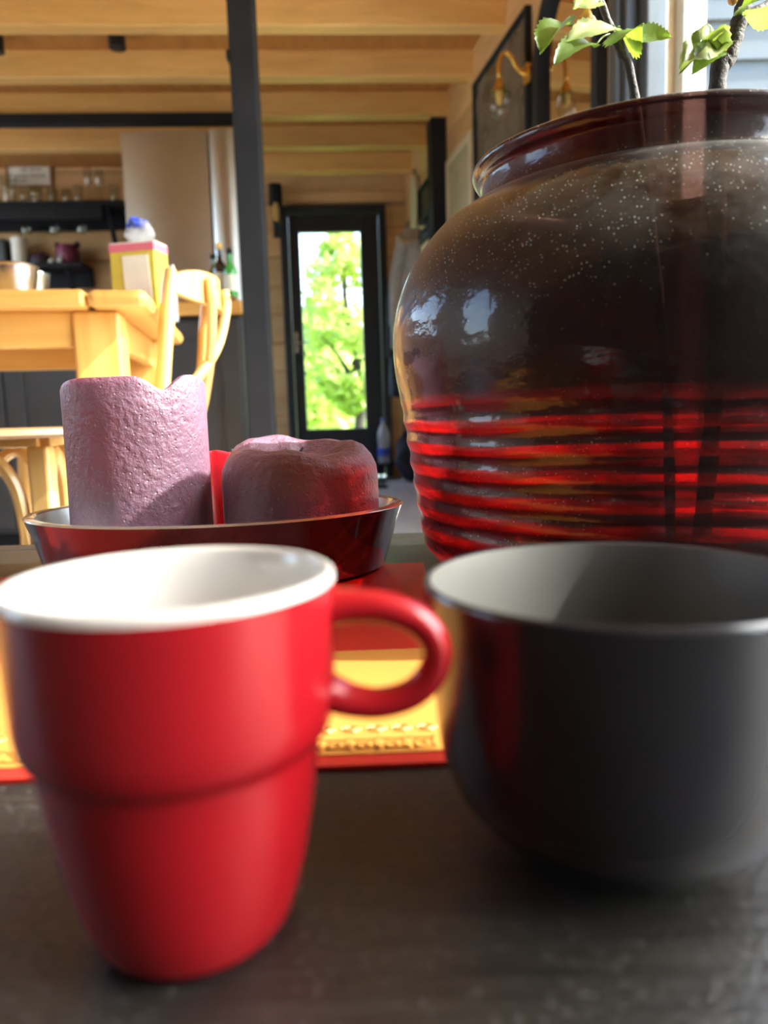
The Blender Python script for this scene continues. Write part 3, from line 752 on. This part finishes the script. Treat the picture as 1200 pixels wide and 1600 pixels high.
# low stool
sx_, sy_ = -.605, 1.22
stl = thing('low_stool', 'light wooden stool with a brown seat half hidden by the candles', 'stool', (sx_, sy_, 0))
g = G().lathe([(0, .470), (.215, .470), (.222, .475), (.220, .482), (0, .484)], 48); mesh('seat', g.mv((sx_, sy_, 0)), 'brown_wood', stl, smooth=True)
la = [R(-35 + 90 * k) for k in range(4)]
lr = .115
feet = [Vector((sx_ + lr * math.cos(a), sy_ + lr * math.sin(a), 0)) for a in la]
for p_ in feet: mesh('leg', G().box(p_.x - .016, p_.x + .016, p_.y - .016, p_.y + .016, 0, .456), 'chair_wood', stl, bevel=.005)
for k in range(4):
    a_, b_ = feet[k], feet[(k + 1) % 4]
    mesh('seat_rail', G().bar(a_ + Vector((0, 0, .462)), b_ + Vector((0, 0, .462)), .03, .014), 'chair_wood', stl, bevel=.003)
    m_ = (a_ + b_) / 2
    q = spline([a_.lerp(b_, .17) + Vector((0, 0, .30)), a_.lerp(b_, .25) + Vector((0, 0, .40)), m_ + Vector((0, 0, .445)), a_.lerp(b_, .75) + Vector((0, 0, .40)), a_.lerp(b_, .83) + Vector((0, 0, .30))], 6)
    mesh('bent_brace', G().tube(q, .010, 8), 'chair_wood', stl, smooth=True)

# ------------------------------------------------------------------ things on the dining table
def on_table(px, Y, z=TZ): v = at(px, 400, Y); return Vector((v.x, Y, z))
cb = on_table(217, 2.0)
crt = thing('food_carton', 'yellow and white food carton with a pink top band', 'carton', cb, R(-12))
def lb(*a): return G().box(*a)
mesh('carton_body', lb(-.060, .060, -.035, .035, 0, .157), 'carton_yellow', crt, local=True, bevel=.002)
mesh('pink_band', lb(-.0612, .0612, -.0362, .0362, .150, .170), 'carton_pink', crt, local=True, bevel=.002)
mesh('white_flap', lb(-.060, .060, -.034, .034, .170, .173), 'carton_white', crt, local=True)
mesh('white_panel', G().add([(-.022, -.0372, .003), (.050, -.0372, .003), (.043, -.0372, .140), (-.026, -.0372, .140), (-.022, -.0352, .003), (.050, -.0352, .003), (.043, -.0352, .140), (-.026, -.0352, .140)],
     [(0, 1, 2, 3), (7, 6, 5, 4), (0, 4, 5, 1), (1, 5, 6, 2), (2, 6, 7, 3), (3, 7, 4, 0)]), 'carton_white', crt, local=True)
bgp = Vector((cb.x + .008, 2.0, TZ + .1735))
bagt = thing('plastic_bag', 'crumpled clear plastic bag with blue print on the carton', 'bag', bgp)
def crumple(sx, sy, sz, seed, n=20, m=12):
    rn = random.Random(seed); ph = [rn.uniform(0, 6.28) for _ in range(8)]
    def f(a, i, r, z):
        k = 1 + .16 * math.sin(3 * a + ph[0] + z * 4) + .12 * math.sin(5 * a + ph[1] - z * 6) + .08 * math.sin(9 * a + ph[2] + z * 9)
        return r * k, z * (1 + .10 * math.sin(2 * a + ph[3]))
    pr = [(math.sin(math.pi * i / m), .5 - .5 * math.cos(math.pi * i / m)) for i in range(m + 1)]
    pr[0] = (0, 0); pr[-1] = (0, 1)
    g = G(); g.open_ends = True; g.lathe(pr, n, fn=f); g.v = [Vector((v.x * sx, v.y * sy, v.z * sz)) for v in g.v]; return g
mesh('bag_body', crumple(.034, .025, .058, 3).mv(bgp), 'clear_bag', bagt, smooth=True)
mesh('blue_print', crumple(.024, .020, .028, 5).mv(bgp + Vector((-.006, -.008, .034))), 'blue_plastic', bagt, smooth=True)
pk = on_table(258, 2.16)
pkt = thing('snack_packet', 'small white and blue packet standing right behind the carton', 'packet', pk, R(-20))
mesh('packet_body', lb(-.024, .024, -.014, .014, 0, .135), 'clear_bag', pkt, local=True, bevel=.006)
mesh('blue_label', lb(-.0245, .0245, -.0155, -.0142, .02, .075), 'blue_plastic', pkt, local=True)
mesh('packet_seal', lb(-.024, .024, -.003, .003, .135, .150), 'paper', pkt, local=True)
def bowl(px, Y, r, h, label):
    c = on_table(px, Y); t = thing('steel_bowl', label, 'bowl', c, 0, 'steel bowls on the dining table')
    g = G(); g.open_ends = True
    g.lathe([(0, .001), (r * .55, 0), (r * .6, .002), (r * .85, h * .4), (r * .97, h * .9), (r * .985, h * .93), (r, h), (r * .97, h), (r * .95, h * .92), (r * .82, h * .42), (r * .55, .006), (0, .005)], 40)
    mesh('bowl_body', g.mv(c), 'steel', t, smooth=True)
    g = G(); g.lathe([(r * 1.0, h - .003), (r * 1.02, h), (r * 1.0, h + .003), (r * .98, h), (r, h - .003)], 40); mesh('bowl_rim', g.mv(c), 'steel', t, smooth=True)
bowl(14, 1.80, .060, .088, 'stainless steel bowl at the left picture edge on the dining table')
bowl(46, 1.95, .042, .098, 'smaller stainless steel bowl behind the first one on the dining table')

# ------------------------------------------------------------------ kitchen island and what stands on it
ix1 = -.492; ix0 = -2.7; IZ = .906
isl = thing('kitchen_island', 'dark grey kitchen island with panelled doors', 'cabinet', ((ix0 + ix1) / 2, 3.15, 0))
mesh('body', G().box(ix0 + .01, ix1 - .008, 2.875, 3.28, .08, IZ - .05), 'cabinet_dark', isl, bevel=.003)
mesh('plinth', G().box(ix0 + .03, ix1 - .03, 2.92, 3.25, 0, .08), 'black_paint', isl)
nd = 5; wd = (ix1 - .012 - (ix0 + .012)) / nd
for k in range(nd):
    a = ix0 + .012 + k * wd + .004; b = a + wd - .008
    d = mesh('cabinet_door', G().box(a, b, 2.858, 2.8745, .10, IZ - .065), 'cabinet_dark', isl, bevel=.002)
    e = .065
    for q in ((a, a + e, .10, IZ - .065), (b - e, b, .10, IZ - .065), (a + e, b - e, .10, .10 + e), (a + e, b - e, IZ - .065 - e, IZ - .065)):
        mesh('door_stile', G().box(q[0], q[1], 2.848, 2.8575, q[2], q[3]), 'cabinet_dark', d, bevel=.002)
    if k in (1, 2):
        for s in (0, 1):
            p1 = (a + e, 2.853, .22 if s else IZ - .14); p2 = (b - e, 2.853, IZ - .14 if s else .22)
            mesh('cross_batten', G().bar(p1, p2, .009, .045), 'black_paint', d)
mesh('cross_spacer', G().box(ix0 + .02, ix1 - .02, 2.88, 3.27, IZ - .05, IZ - .046), 'cabinet_dark', isl)
wt = mesh('worktop', G().box(ix0, ix1 + .002, 2.835, 3.31, IZ - .0455, IZ), 'honey_wood', bevel=.004, label='honey wood worktop lying on the dark kitchen island', cat='worktop')
bdv = at(345, 465, 3.02)
brd = thing('cutting_board', 'reddish brown wooden cutting board on the island worktop', 'board', (bdv.x, 3.02, IZ))
mesh('board_body', G().box(ix1 - .30, ix1 - .02, 2.86, 3.10, IZ + .0005, IZ + .020), 'brown_wood', brd, bevel=.006)
mesh('board_handle', G().box(ix1 - .36, ix1 - .3005, 2.95, 3.01, IZ + .0005, IZ + .020), 'brown_wood', brd, bevel=.006)
def bottle(px, Y, r, h, body, cap, label, lab=None, neck=.36):
    v = at(px, 440, Y); z = IZ + .0205; c = Vector((v.x, Y, z))
    t = thing('bottle', label, 'bottle', c, 0, 'bottles on the island worktop')
    g = G(); hs = h * (1 - neck)
    g.lathe([(0, .001), (r * .9, 0), (r, .006), (r, hs * .86), (r * .9, hs * .95), (r * .5, hs * 1.07), (r * .38, hs * 1.15), (r * .36, h * .92), (r * .42, h * .925), (r * .42, h * .95), (0, h * .95)], 24)
    mesh('bottle_body', g.mv(c), body, t, smooth=True)
    g = G().lathe([(r * .44, h * .90), (r * .46, h * .91), (r * .46, h), (r * .40, h * 1.005), (0, h * 1.005)], 20); mesh('cap', g.mv(c), cap, t, smooth=True)
    if lab:
        g = G(); g.open_ends = True; g.lathe([(r * 1.012, hs * .22), (r * 1.02, hs * .22), (r * 1.02, hs * .75), (r * 1.012, hs * .75)], 24); mesh('label_band', g.mv(c), lab, t, smooth=True)
bottle(335, 3.05, .027, .185, 'bottle_olive', 'black_paint', 'olive green glass bottle with a black cap, leftmost on the island')
bottle(345, 2.96, .024, .205, 'bottle_dark', 'cork', 'dark brown bottle with a yellow stopper in the middle of the bottles', 'label_white')
bottle(361, 2.93, .024, .178, 'bottle_green', 'black_paint', 'bright green bottle with a white label beside the black post', 'label_white')

# refrigerator
fa, fb = at(195, 330, 4.2), at(374, 330, 4.2)
fz = at(260, 204, 4.2).z
fr_ = thing('refrigerator', 'tall stainless steel refrigerator with two doors behind the island', 'refrigerator', ((fa.x + fb.x) / 2, 4.5, 0))
mesh('fridge_body', G().box(fa.x, fb.x, 4.25, 4.88, .05, fz), 'steel', fr_, bevel=.01)
sp = at(331, 330, 4.2).x
plain('steel_brushed', (.52, .50, .48), .34, metal=1.0, var=.06, scale=5)
def fdoor(x0, x1, hx):
    n = 12; vs = []; fs = []
    for i in range(n + 1):
        t = i / n; x = x0 + (x1 - x0) * t; y = 4.205 - .022 * (1 - (2 * t - 1) ** 2)
        vs += [(x, y, .08), (x, 4.248, .08), (x, 4.248, fz - .005), (x, y, fz - .005)]
        if i:
            b = i * 4; c = b - 4
            fs += [(c, b, b + 3, c + 3), (c + 1, c + 2, b + 2, b + 1), (c + 3, b + 3, b + 2, c + 2), (c, c + 1, b + 1, b)]
    fs += [(0, 3, 2, 1), (n * 4, n * 4 + 1, n * 4 + 2, n * 4 + 3)]
    d = mesh('fridge_door', G().add(vs, fs), 'steel_brushed', fr_, smooth=True)
    return d
fdoor(fa.x + .003, sp - .006, 0); fdoor(sp + .006, fb.x - .003, 0)
mesh('fridge_base', G().box(fa.x + .02, fb.x - .02, 4.28, 4.85, 0, .0495), 'black_paint', fr_)
mesh('door_gasket', G().box(sp - .005, sp + .005, 4.235, 4.249, .08, fz - .006), 'black_paint', fr_)

# ------------------------------------------------------------------ kitchen wall: shelves, glasses, sign
def wfp(px, py, q=-.12):
    """point on the far wall plane shifted q towards the room, as (s, z)"""
    Y = 5.87
    for _ in range(6):
        v = at(px, py, Y); Y = 5.87 + .063 * v.x + q
    return v
def shelf(px1, ytop, ybot, label, hang):
    a = wfp(0, ytop); b = wfp(px1, ytop); z1 = a.z; z0 = wfp(0, ybot).z
    s0, s1 = -3.5, b.x
    t = thing('wall_shelf', label, 'shelf', WF @ Vector(((s0 + s1) / 2, -.12, z0)))
    mesh('shelf_board', G().box(s0, s1, -.24, -.001, z1 - .03, z1).xf(WF), 'black_paint', t, bevel=.004)
    mesh('shelf_rail', G().box(s0, s1, -.03, -.002, z0, z1 - .031).xf(WF), 'black_paint', t, bevel=.004)
    for s in (s1 - .12, s1 - 1.1):
        mesh('shelf_bracket', G().bar(WF @ Vector((s, -.20, z1 - .04)), WF @ Vector((s, -.02, z1 - .28)), .03, .03), 'black_paint', t)
    if hang: mesh('glass_rack', G().box(s0, s1 - .15, -.235, -.20, z0 + .03, z1 - .031).xf(WF), 'black_paint', t, bevel=.004)
    return z1, z0
za, zab = shelf(197, 322, 357, 'long black wall shelf carrying drinking glasses', True)
zb, zbb = shelf(135, 417, 449, 'lower black wall shelf carrying the paper roll', False)
def glass(px, r, h, label, stem=False, z=None, q=-.14, inv=False):
    v = wfp(px, 320, q); c = Vector((v.x, v.y, za + .0005 if z is None else z))
    t = thing('drinking_glass' if not stem else 'wine_glass', label, 'glass', c, 0, 'glasses on the black wall shelf')
    g = G(); g.open_ends = True
    if stem:
        pr = [(0, 0), (r * .85, .001), (r * .85, .003), (r * .12, .008), (r * .10, h * .45), (r * .5, h * .52), (r * .95, h * .68), (r * .98, h * .8), (r * .82, h), (r * .78, h), (r * .93, h * .8), (r * .9, h * .69), (r * .4, h * .55), (0, h * .53)]
    else:
        pr = [(0, 0), (r * .8, 0), (r * .84, .004), (r, h), (r * .95, h), (r * .80, .01), (0, .009)]
    if inv: pr = [(a, -b) for a, b in pr]
    mesh('glass_body', g.lathe(pr, 24).mv(c), 'cup_glass', t, smooth=True)
    g = G().lathe([(r * .8 * (1 if not stem else 1.06), h - .002), (r * (.99 if not stem else .84), h - .002), (r * (.99 if not stem else .84), h + .001), (r * .8, h + .001)], 24)
    if not inv: mesh('rim', G().tube([c + Vector((math.cos(a * .2618) * r * (.975 if not stem else .8), math.sin(a * .2618) * r * (.975 if not stem else .8), h)) for a in range(25)], .0022, 5), 'cup_glass', t, smooth=True)
for i, (px, r, h, lb_) in enumerate([(16, .062, .19, 'tall wide glass jar leftmost on the black wall shelf'), (40, .036, .10, 'clear tumbler second from the left on the shelf'),
        (58, .045, .115, 'wide clear tumbler under the right end of the framed sign'), (84, .036, .10, 'clear tumbler standing alone right of the framed sign'),
        (105, .030, .095, 'small clear tumbler in the middle of the wall shelf'), (124, .030, .12, 'bright edged clear tumbler left of the stemmed glasses')]):
    glass(px, r, h, lb_)
glass(141, .033, .235, 'left one of the stemmed glasses on the wall shelf', True)
glass(158, .036, .225, 'right one of the stemmed glasses on the wall shelf', True)
glass(180, .034, .12, 'clear tumbler at the right end of the wall shelf')
for px, lb_ in ((38, 'wine glass hanging under the shelf, leftmost of three'), (82, 'wine glass hanging under the shelf, middle of three'), (125, 'wine glass hanging under the shelf, rightmost of three')):
    glass(px, .036, .16, lb_, True, za - .034, -.12, True)
# framed sign
a, b = wfp(5, 243, -.02), wfp(81, 292, -.02)
sg = thing('framed_sign', 'white framed sign with handwriting on the kitchen wall', 'sign', WF @ Vector(((a.x + b.x) / 2, -.01, b.z)))
f_ = .014
mesh('sign_board', G().box(a.x + f_, b.x - f_, -.012, -.001, b.z + f_, a.z - f_).xf(WF), 'paper', sg)
for q in ((a.x, a.x + f_, b.z, a.z), (b.x - f_, b.x, b.z, a.z), (a.x + f_, b.x - f_, b.z, b.z + f_), (a.x + f_, b.x - f_, a.z - f_, a.z)):
    mesh('sign_frame', G().box(q[0], q[1], -.020, -.001, q[2], q[3]).xf(WF), 'brown_wood', sg)
W_, H_ = b.x - a.x, a.z - b.z
g = G()
for ln, (fx0, fx1, fy) in enumerate(((.18, .42, .78), (.48, .80, .76), (.32, .46, .56), (.54, .76, .57), (.20, .48, .36), (.52, .86, .37), (.26, .42, .2))):
    n = int((fx1 - fx0) * 60)
    pts = [WF @ Vector((a.x + W_ * (fx0 + (fx1 - fx0) * i / n), -.0135, b.z + H_ * fy + H_ * .045 * math.sin(i * 2.3 + ln) * (1 + .6 * math.sin(i * 1.1 + ln * 2)))) for i in range(n + 1)]
    g.tube(pts, .0022, 4)
mesh('handwriting', g, 'ink', sg, kind='stuff')
# things on the lower shelf
v = wfp(33, 417, -.13)
pr_ = thing('paper_roll', 'white kitchen paper roll upright on the lower shelf', 'paper roll', Vector((v.x, v.y, zb)))
mesh('roll_paper', G().lathe([(0, .008), (.052, .008), (.054, .012), (.054, .186), (.052, .19), (.02, .19), (.018, .186), (0, .186)], 28).mv((v.x, v.y, zb)), 'paper', pr_, smooth=True)
mesh('roll_stand', G().lathe([(0, .0005), (.06, .0005), (.06, .007), (.012, .0075), (.012, .205), (0, .208)], 24).mv((v.x, v.y, zb)), 'black_metal', pr_, smooth=True)
v = wfp(8, 417, -.13)
tb = thing('kitchen_appliance', 'black box-shaped appliance left of the paper roll', 'appliance', Vector((v.x - .03, v.y, zb)))
mesh('body', G().box(v.x - .16, v.x + .04, v.y - .06, v.y + .06, zb + .001, zb + .165), 'black_metal', tb, bevel=.012)
mesh('lid', G().box(v.x - .15, v.x + .03, v.y - .05, v.y + .05, zb + .1655, zb + .178), 'black_metal', tb, bevel=.004)
v = wfp(66, 417, -.13)
bw = thing('dark_bowl', 'dark purple bowl upside down beside the paper roll', 'bowl', Vector((v.x, v.y, zb)))
mesh('bowl_body', G().lathe([(0, .001), (.082, .001), (.08, .03), (.066, .066), (.04, .074), (0, .075)], 32).mv((v.x, v.y, zb)), 'purple_dark', bw, smooth=True)
mesh('foot_ring', G().lathe([(.028, .0745), (.034, .0745), (.033, .082), (.029, .082)], 24).mv((v.x, v.y, zb)), 'purple_dark', bw, smooth=True)
v = wfp(108, 417, -.13)
mg = thing('lidded_pot', 'dark magenta pot with two black corner knobs on the lower shelf', 'pot', Vector((v.x, v.y, zb)))
mesh('pot_body', G().lathe([(0, .001), (.06, .001), (.078, .03), (.080, .09), (.066, .135), (0, .14)], 28).mv((v.x, v.y, zb)), 'magenta', mg, smooth=True)
for s in (-1, 1):
    mesh('knob', G().lathe([(0, -.012), (.02, -.01), (.024, .0), (.016, .018), (0, .03)], 14).xf(Matrix.Translation((v.x + s * .066, v.y, zb + .135)) @ Matrix.Rotation(s * .5, 4, 'Y')), 'black_paint', mg, smooth=True)
for px, r, lb_, dq in ((81, .019, 'left one of two small pale round objects on the lower shelf', -.21), (95, .023, 'right one of two small pale round objects on the lower shelf', -.21)):
    v = wfp(px, 417, dq); t = thing('small_ornament', lb_, 'ornament', Vector((v.x, v.y, zb)), 0, 'small pale objects on the lower shelf')
    mesh('ornament_body', G().lathe([(0, .0005), (r * .6, .001), (r, r * .7), (r * .8, r * 1.3), (r * .25, r * 1.7), (r * .15, r * 2.1), (0, r * 2.15)], 16, fn=lambda a, i, r_, z: (r_ * (1 + .06 * math.sin(7 * a)), z)).mv((v.x, v.y, zb)), 'label_white', t, smooth=True)

# ceiling spots
for px, lb_ in ((183, 'black cylinder ceiling spotlight between the first two beams'), (-8, 'black cylinder ceiling spotlight cut by the left picture edge')):
    v = at(px, 68, 3.86); t = thing('ceiling_spot', lb_, 'lamp', (v.x, 3.86, 2.222), 0, 'ceiling spotlights')
    mesh('lamp_housing', G().lathe([(.034, .0), (.040, .002), (.040, .0675), (0, .0675)], 28).mv((v.x, 3.86, 2.222)), 'black_metal', t, smooth=True)
    mesh('lamp_reflector', G().lathe([(0, .012), (.020, .012), (.033, .001)], 24).mv((v.x, 3.86, 2.222)), 'steel', t, smooth=True)

# ------------------------------------------------------------------ far wall and door side
v = wfp(430, 330, -.08)
ws = thing('wall_sconce', 'small black wall sconce with a brass candle tube left of the door', 'lamp', WF @ Vector((v.x, 0, v.z - .15)))
S = v.x; Z = v.z
mesh('back_plate', G().box(S - .03, S + .03, -.015, -.0005, Z - .17, Z - .03).xf(WF), 'black_metal', ws, bevel=.004)
mesh('arm', G().tube([WF @ Vector(q) for q in spline([(S, -.012, Z - .14), (S + .01, -.05, Z - .17), (S, -.085, Z - .14), (S, -.085, Z - .09)], 5)], .008, 8), 'black_metal', ws, smooth=True)
cS = WF @ Vector((S, -.085, 0))
mesh('drip_cup', G().lathe([(0, Z - .10), (.02, Z - .095), (.032, Z - .08), (0, Z - .082)], 18).mv((cS.x, cS.y, 0)), 'black_metal', ws, smooth=True)
mesh('candle_tube', G().lathe([(0, Z - .082), (.017, Z - .082), (.017, Z + .06), (0, Z + .06)], 18).mv((cS.x, cS.y, 0)), 'cork', ws, smooth=True)
g = G(); g.open_ends = True
mesh('lamp_shade', g.lathe([(.050, Z + .045), (.048, Z + .18), (.046, Z + .18), (.048, Z + .045)], 28).mv((cS.x, cS.y, 0)), 'black_paint', ws, smooth=True)
mesh('shade_cap', G().lathe([(0, Z + .172), (.046, Z + .172), (.046, Z + .176), (0, Z + .176)], 24).mv((cS.x, cS.y, 0)), 'black_paint', ws, smooth=True)

def wall_u(px): return (1.2 / ((px - 600) / 1200 + .166)) * 1.0137
def wall_z(px, py): Y = wall_u(px) / 1.0137; return at(px, py, Y).z
def picture(name, label, cat, ua, ub, z0, z1, fmat, imat, fwid, dep=.03):
    t = thing(name, label, cat, WR @ Vector(((ua + ub) / 2, .01, z0)))
    mesh('picture_panel', G().box(ua + fwid, ub - fwid, .001, dep * .6, z0 + fwid, z1 - fwid).xf(WR), imat, t)
    for q in ((ua, ua + fwid, z0, z1), (ub - fwid, ub, z0, z1), (ua + fwid, ub - fwid, z0, z0 + fwid), (ua + fwid, ub - fwid, z1 - fwid, z1)):
        mesh('picture_frame', G().box(q[0], q[1], .001, dep, q[2], q[3]).xf(WR), fmat, t, bevel=.003)
    return t
picture('wall_picture', 'cream framed beige picture on the right wall above the jar shoulder', 'picture', wall_u(752), wall_u(709) - .09, 1.25, 1.89, 'cream_paint', 'picture_beige', .03)
picture('wall_picture', 'large dark grey picture behind the brass lamp on the right wall', 'picture', wall_u(838), wall_u(757), 1.15, 2.085, 'black_paint', 'picture_dark', .02)
picture('dark_picture', 'dark green framed glass picture on the right wall above the coat hooks', 'picture', 4.87, 5.32, 1.70, 1.92, 'black_paint', 'green_board', .02, .05)
# pale rounded board
ub_ = 5.52; hb_ = thing('hanging_board', 'pale rounded board hanging on the right wall near the door', 'board', WR @ Vector((ub_, .02, 1.75)))
pts = []
for i in range(24):
    a = 2 * math.pi * i / 24; pts.append((ub_ + .10 * math.copysign(abs(math.cos(a)) ** .6, math.cos(a)), 1.90 + .17 * math.copysign(abs(math.sin(a)) ** .6, math.sin(a))))
g = G().add([(u, .002, z) for u, z in pts] + [(u, .035, z) for u, z in pts], [tuple(range(24))[::-1], tuple(range(24, 48))] + [(i, (i + 1) % 24, 24 + (i + 1) % 24, 24 + i) for i in range(24)]).xf(WR)
mesh('board_body', g, 'pale_board', hb_, bevel=.006)
mesh('hanging_loop', G().tube([WR @ Vector((ub_ + .03 * math.cos(a / 12 * 6.2832), .02, 2.09 + .025 * math.sin(a / 12 * 6.2832))) for a in range(13)], .004, 6), 'ink', hb_, smooth=True)

# arched mirror with a brass lamp beside it
ma, mb = wall_u(945) - .02, wall_u(852)
mc_, mr = (ma + mb) / 2, (mb - ma) / 2; mzs = 1.78
mi = thing('arched_mirror', 'tall arched mirror in a black frame on the right wall', 'mirror', WR @ Vector((mc_, .015, .75)))
ar = [(mc_ + mr * math.cos(math.pi * i / 24), mzs + mr * math.sin(math.pi * i / 24)) for i in range(25)]
out = [(mc_ + mr, .75)] + ar + [(mc_ - mr, .75)]
k_ = (mr - .045) / mr
inn = [(mc_ + mr - .045, .795)] + [(mc_ + (u - mc_) * k_, mzs + (z - mzs) * k_) for u, z in ar] + [(mc_ - mr + .045, .795)]
n = len(out)
vs = [(u, .001, z) for u, z in out] + [(u, .04, z) for u, z in out] + [(u, .001, z) for u, z in inn] + [(u, .04, z) for u, z in inn]
fs = []
for i in range(n):
    k2 = (i + 1) % n
    fs += [(n + i, n + k2, 3 * n + k2, 3 * n + i), (i, k2, n + k2, n + i), (2 * n + i, 3 * n + i, 3 * n + k2, 2 * n + k2)]
mesh('mirror_frame', G().add(vs, fs).xf(WR), 'black_paint', mi)
mesh('mirror_glass', G().add([(u, .012, z) for u, z in inn] + [(u, .004, z) for u, z in inn], [tuple(range(n)), tuple(range(2 * n - 1, n - 1, -1))] + [(i, n + i, n + (i + 1) % n, (i + 1) % n) for i in range(n)]).xf(WR), 'mirror_silver', mi)

uL = wall_u(846); zL = wall_z(846, 116)
bl = thing('brass_wall_lamp', 'brass wall lamp with a curved arm and hanging glass bulb', 'lamp', WR @ Vector((uL, .02, zL - .2)))
def wl_(u, p_, z): return WR @ Vector((u, p_, z))
mesh('back_plate', G().lathe([(0, 0), (.04, 0), (.04, .008), (.02, .014), (0, .016)], 24).xf(Matrix.Translation(wl_(uL, .0415, zL)) @ WR.to_3x3().to_4x4() @ Matrix.Rotation(R(-90), 4, 'X')), 'brass', bl, smooth=True)
Yl = uL / 1.0137
cv = [wl_(uL, .05, zL), at(836, 119, Yl), at(820, 116, Yl), at(808, 106, Yl), at(801, 92, Yl), at(792, 83, Yl), at(784, 87, Yl), at(780, 103, Yl), at(780, 120, Yl)]
mesh('arm', G().tube(spline(cv, 5), .009, 10), 'brass', bl, smooth='all')
mesh('scroll', G().tube(spline([at(848, 116, Yl), at(850, 128, Yl), at(847, 138, Yl), at(842, 134, Yl)], 5), .006, 8), 'brass', bl, smooth='all')
c = at(780, 122, Yl)
mesh('socket', G().lathe([(.010, .0), (.016, -.02), (.026, -.045), (.032, -.05), (.0, -.05)], 20).mv(c), 'brass', bl, smooth=True)
g = G(); g.open_ends = True
mesh('bulb_glass', g.lathe([(.020, -.048), (.034, -.07), (.040, -.10), (.034, -.13), (.018, -.15), (0, -.155)], 24).mv(c), 'cup_glass', bl, smooth='all')
mesh('bulb_fitting', G().lathe([(0, -.052), (.014, -.052), (.014, -.085), (.006, -.10), (0, -.10)], 16).mv(c), 'cork', bl, smooth=True)

# ------------------------------------------------------------------ coats, bottle and mat by the door
def coat(name, label, px, Y, ztop, zbot, wid, mat, sleeve, hood=None):
    v = at(px, 500, Y); t = thing(name, label, 'jacket', Vector((v.x, Y, zbot)), 0, 'jackets hanging by the door')
    n = 28; prof = []
    m = 14
    for i in range(m + 1):
        s = i / m; r = wid * (.16 + .84 * min(1, s / .45) ** .8) * (1 + .10 * s)
        prof.append((r, ztop - (ztop - zbot) * s))
    def fn(a, i, r, z):
        s = (ztop - z) / (ztop - zbot); f_ = 1 + .10 * s * math.sin(5 * a + 1) + .06 * s * math.sin(9 * a + z * 5); return r * f_, z + .012 * math.sin(3 * a)
    g = G().lathe(list(reversed(prof)), n, 1.0, .62, fn).mv((v.x, Y, 0)); mesh('jacket_body', g, mat, t, smooth='all')
    for s in (-1, 1):
        q = spline([(v.x + s * wid * .25, Y - .03, ztop - .08), (v.x + s * wid * .72, Y - .06, ztop - .32), (v.x + s * wid * .85, Y - .05, ztop - sleeve)], 6)
        mesh('sleeve', G().tube(q, [.040 - .008 * i / (len(q) - 1) for i in range(len(q))], 12), mat, t, smooth='all')
    if hood: mesh('collar', G().tube(spline([(v.x - .05, Y - .03, ztop - .05), (v.x - .02, Y - .06, ztop - .10), (v.x + .03, Y - .05, ztop - .08), (v.x + .05, Y - .02, ztop - .02)], 5), .026, 10), hood, t, smooth='all')
    mesh('hanging_loop', G().tube([(v.x, Y, ztop - .01), (v.x + .01, Y + .02, ztop + .05)], .006, 6), 'ink', t)
coat('hanging_jacket', 'light grey jacket hanging on the right wall beside the door', 640, 5.05, 1.64, .90, .115, 'grey_cloth', .60, 'fur')
coat('hanging_jacket', 'dark navy jacket hanging just behind the light grey one', 628, 5.34, 1.52, .60, .090, 'navy_cloth', .66)
# hook rail
hr = thing('hook_rail', 'black coat hook rail on the right wall near the door', 'hook rail', WR @ Vector((5.2, .01, 1.60)))
mesh('rail', G().box(4.9, 5.6, .001, .02, 1.60, 1.68).xf(WR), 'black_paint', hr, bevel=.003)
for u in (5.0, 5.2, 5.4): mesh('hook', G().tube([WR @ Vector(q) for q in spline([(u, .02, 1.65), (u, .06, 1.63), (u, .07, 1.66)], 4)], .006, 6), 'black_metal', hr, smooth='all')
dm = thing('door_mat', 'dark green mat lying on the floor before the door', 'mat', (-.05, 5.3, 0))
mesh('mat_body', G().box(-.42, .02, 5.02, 5.60, .0005, .018), 'doormat', dm, bevel=.004)
mesh('mat_border', G().box(-.45, .03, 4.99, 5.019, .0005, .014).box(-.45, .03, 5.601, 5.63, .0005, .014), 'black_paint', dm)
sv = at(612, 700, 5.35)
sr = thing('shoe_rack', 'low black shoe rack standing under the hanging jackets', 'rack', (sv.x + .08, 5.35, 0))
mesh('rack_top', G().box(sv.x - .10, sv.x + .20, 5.64, 5.80, .10, .12), 'black_paint', sr, bevel=.003)
for x in (sv.x - .09, sv.x + .17): mesh('rack_side', G().box(x, x + .02, 5.65, 5.79, 0, .0995), 'black_paint', sr)
bt = at(600, 700, 5.71)
wbt = thing('water_bottle', 'clear plastic water bottle standing on the shoe rack by the door', 'bottle', (bt.x, 5.71, .1205))
g = G(); g.lathe([(0, .001), (.042, 0), (.046, .006), (.046, .10), (.043, .12), (.046, .14), (.046, .21), (.03, .26), (.014, .29), (.014, .31), (0, .31)], 24)
mesh('bottle_body', g.mv((bt.x, 5.71, .1205)), 'clear_bag', wbt, smooth=True)
mesh('cap', G().lathe([(0, .310), (.017, .310), (.017, .33), (0, .331)], 16).mv((bt.x, 5.71, .1205)), 'blue_plastic', wbt, smooth=True)
g = G(); g.open_ends = True
mesh('label_band', g.lathe([(.0465, .05), (.0475, .05), (.0475, .11), (.0465, .11)], 24).mv((bt.x, 5.71, .1205)), 'blue_plastic', wbt, smooth=True)
bv = at(640, 690, 5.55)
bgk = thing('black_bag', 'black bag slumped on the floor under the jackets', 'bag', (bv.x, 5.45, 0))
mesh('bag_body', crumple(.10, .09, .34, 21).mv((bv.x, 5.45, 0)), 'navy_cloth', bgk, smooth='all')
mesh('bag_strap', G().tube(spline([(bv.x - .05, 5.45, .30), (bv.x - .03, 5.44, .42), (bv.x + .03, 5.44, .42), (bv.x + .05, 5.45, .30)], 5), .008, 6), 'black_paint', bgk, smooth='all')
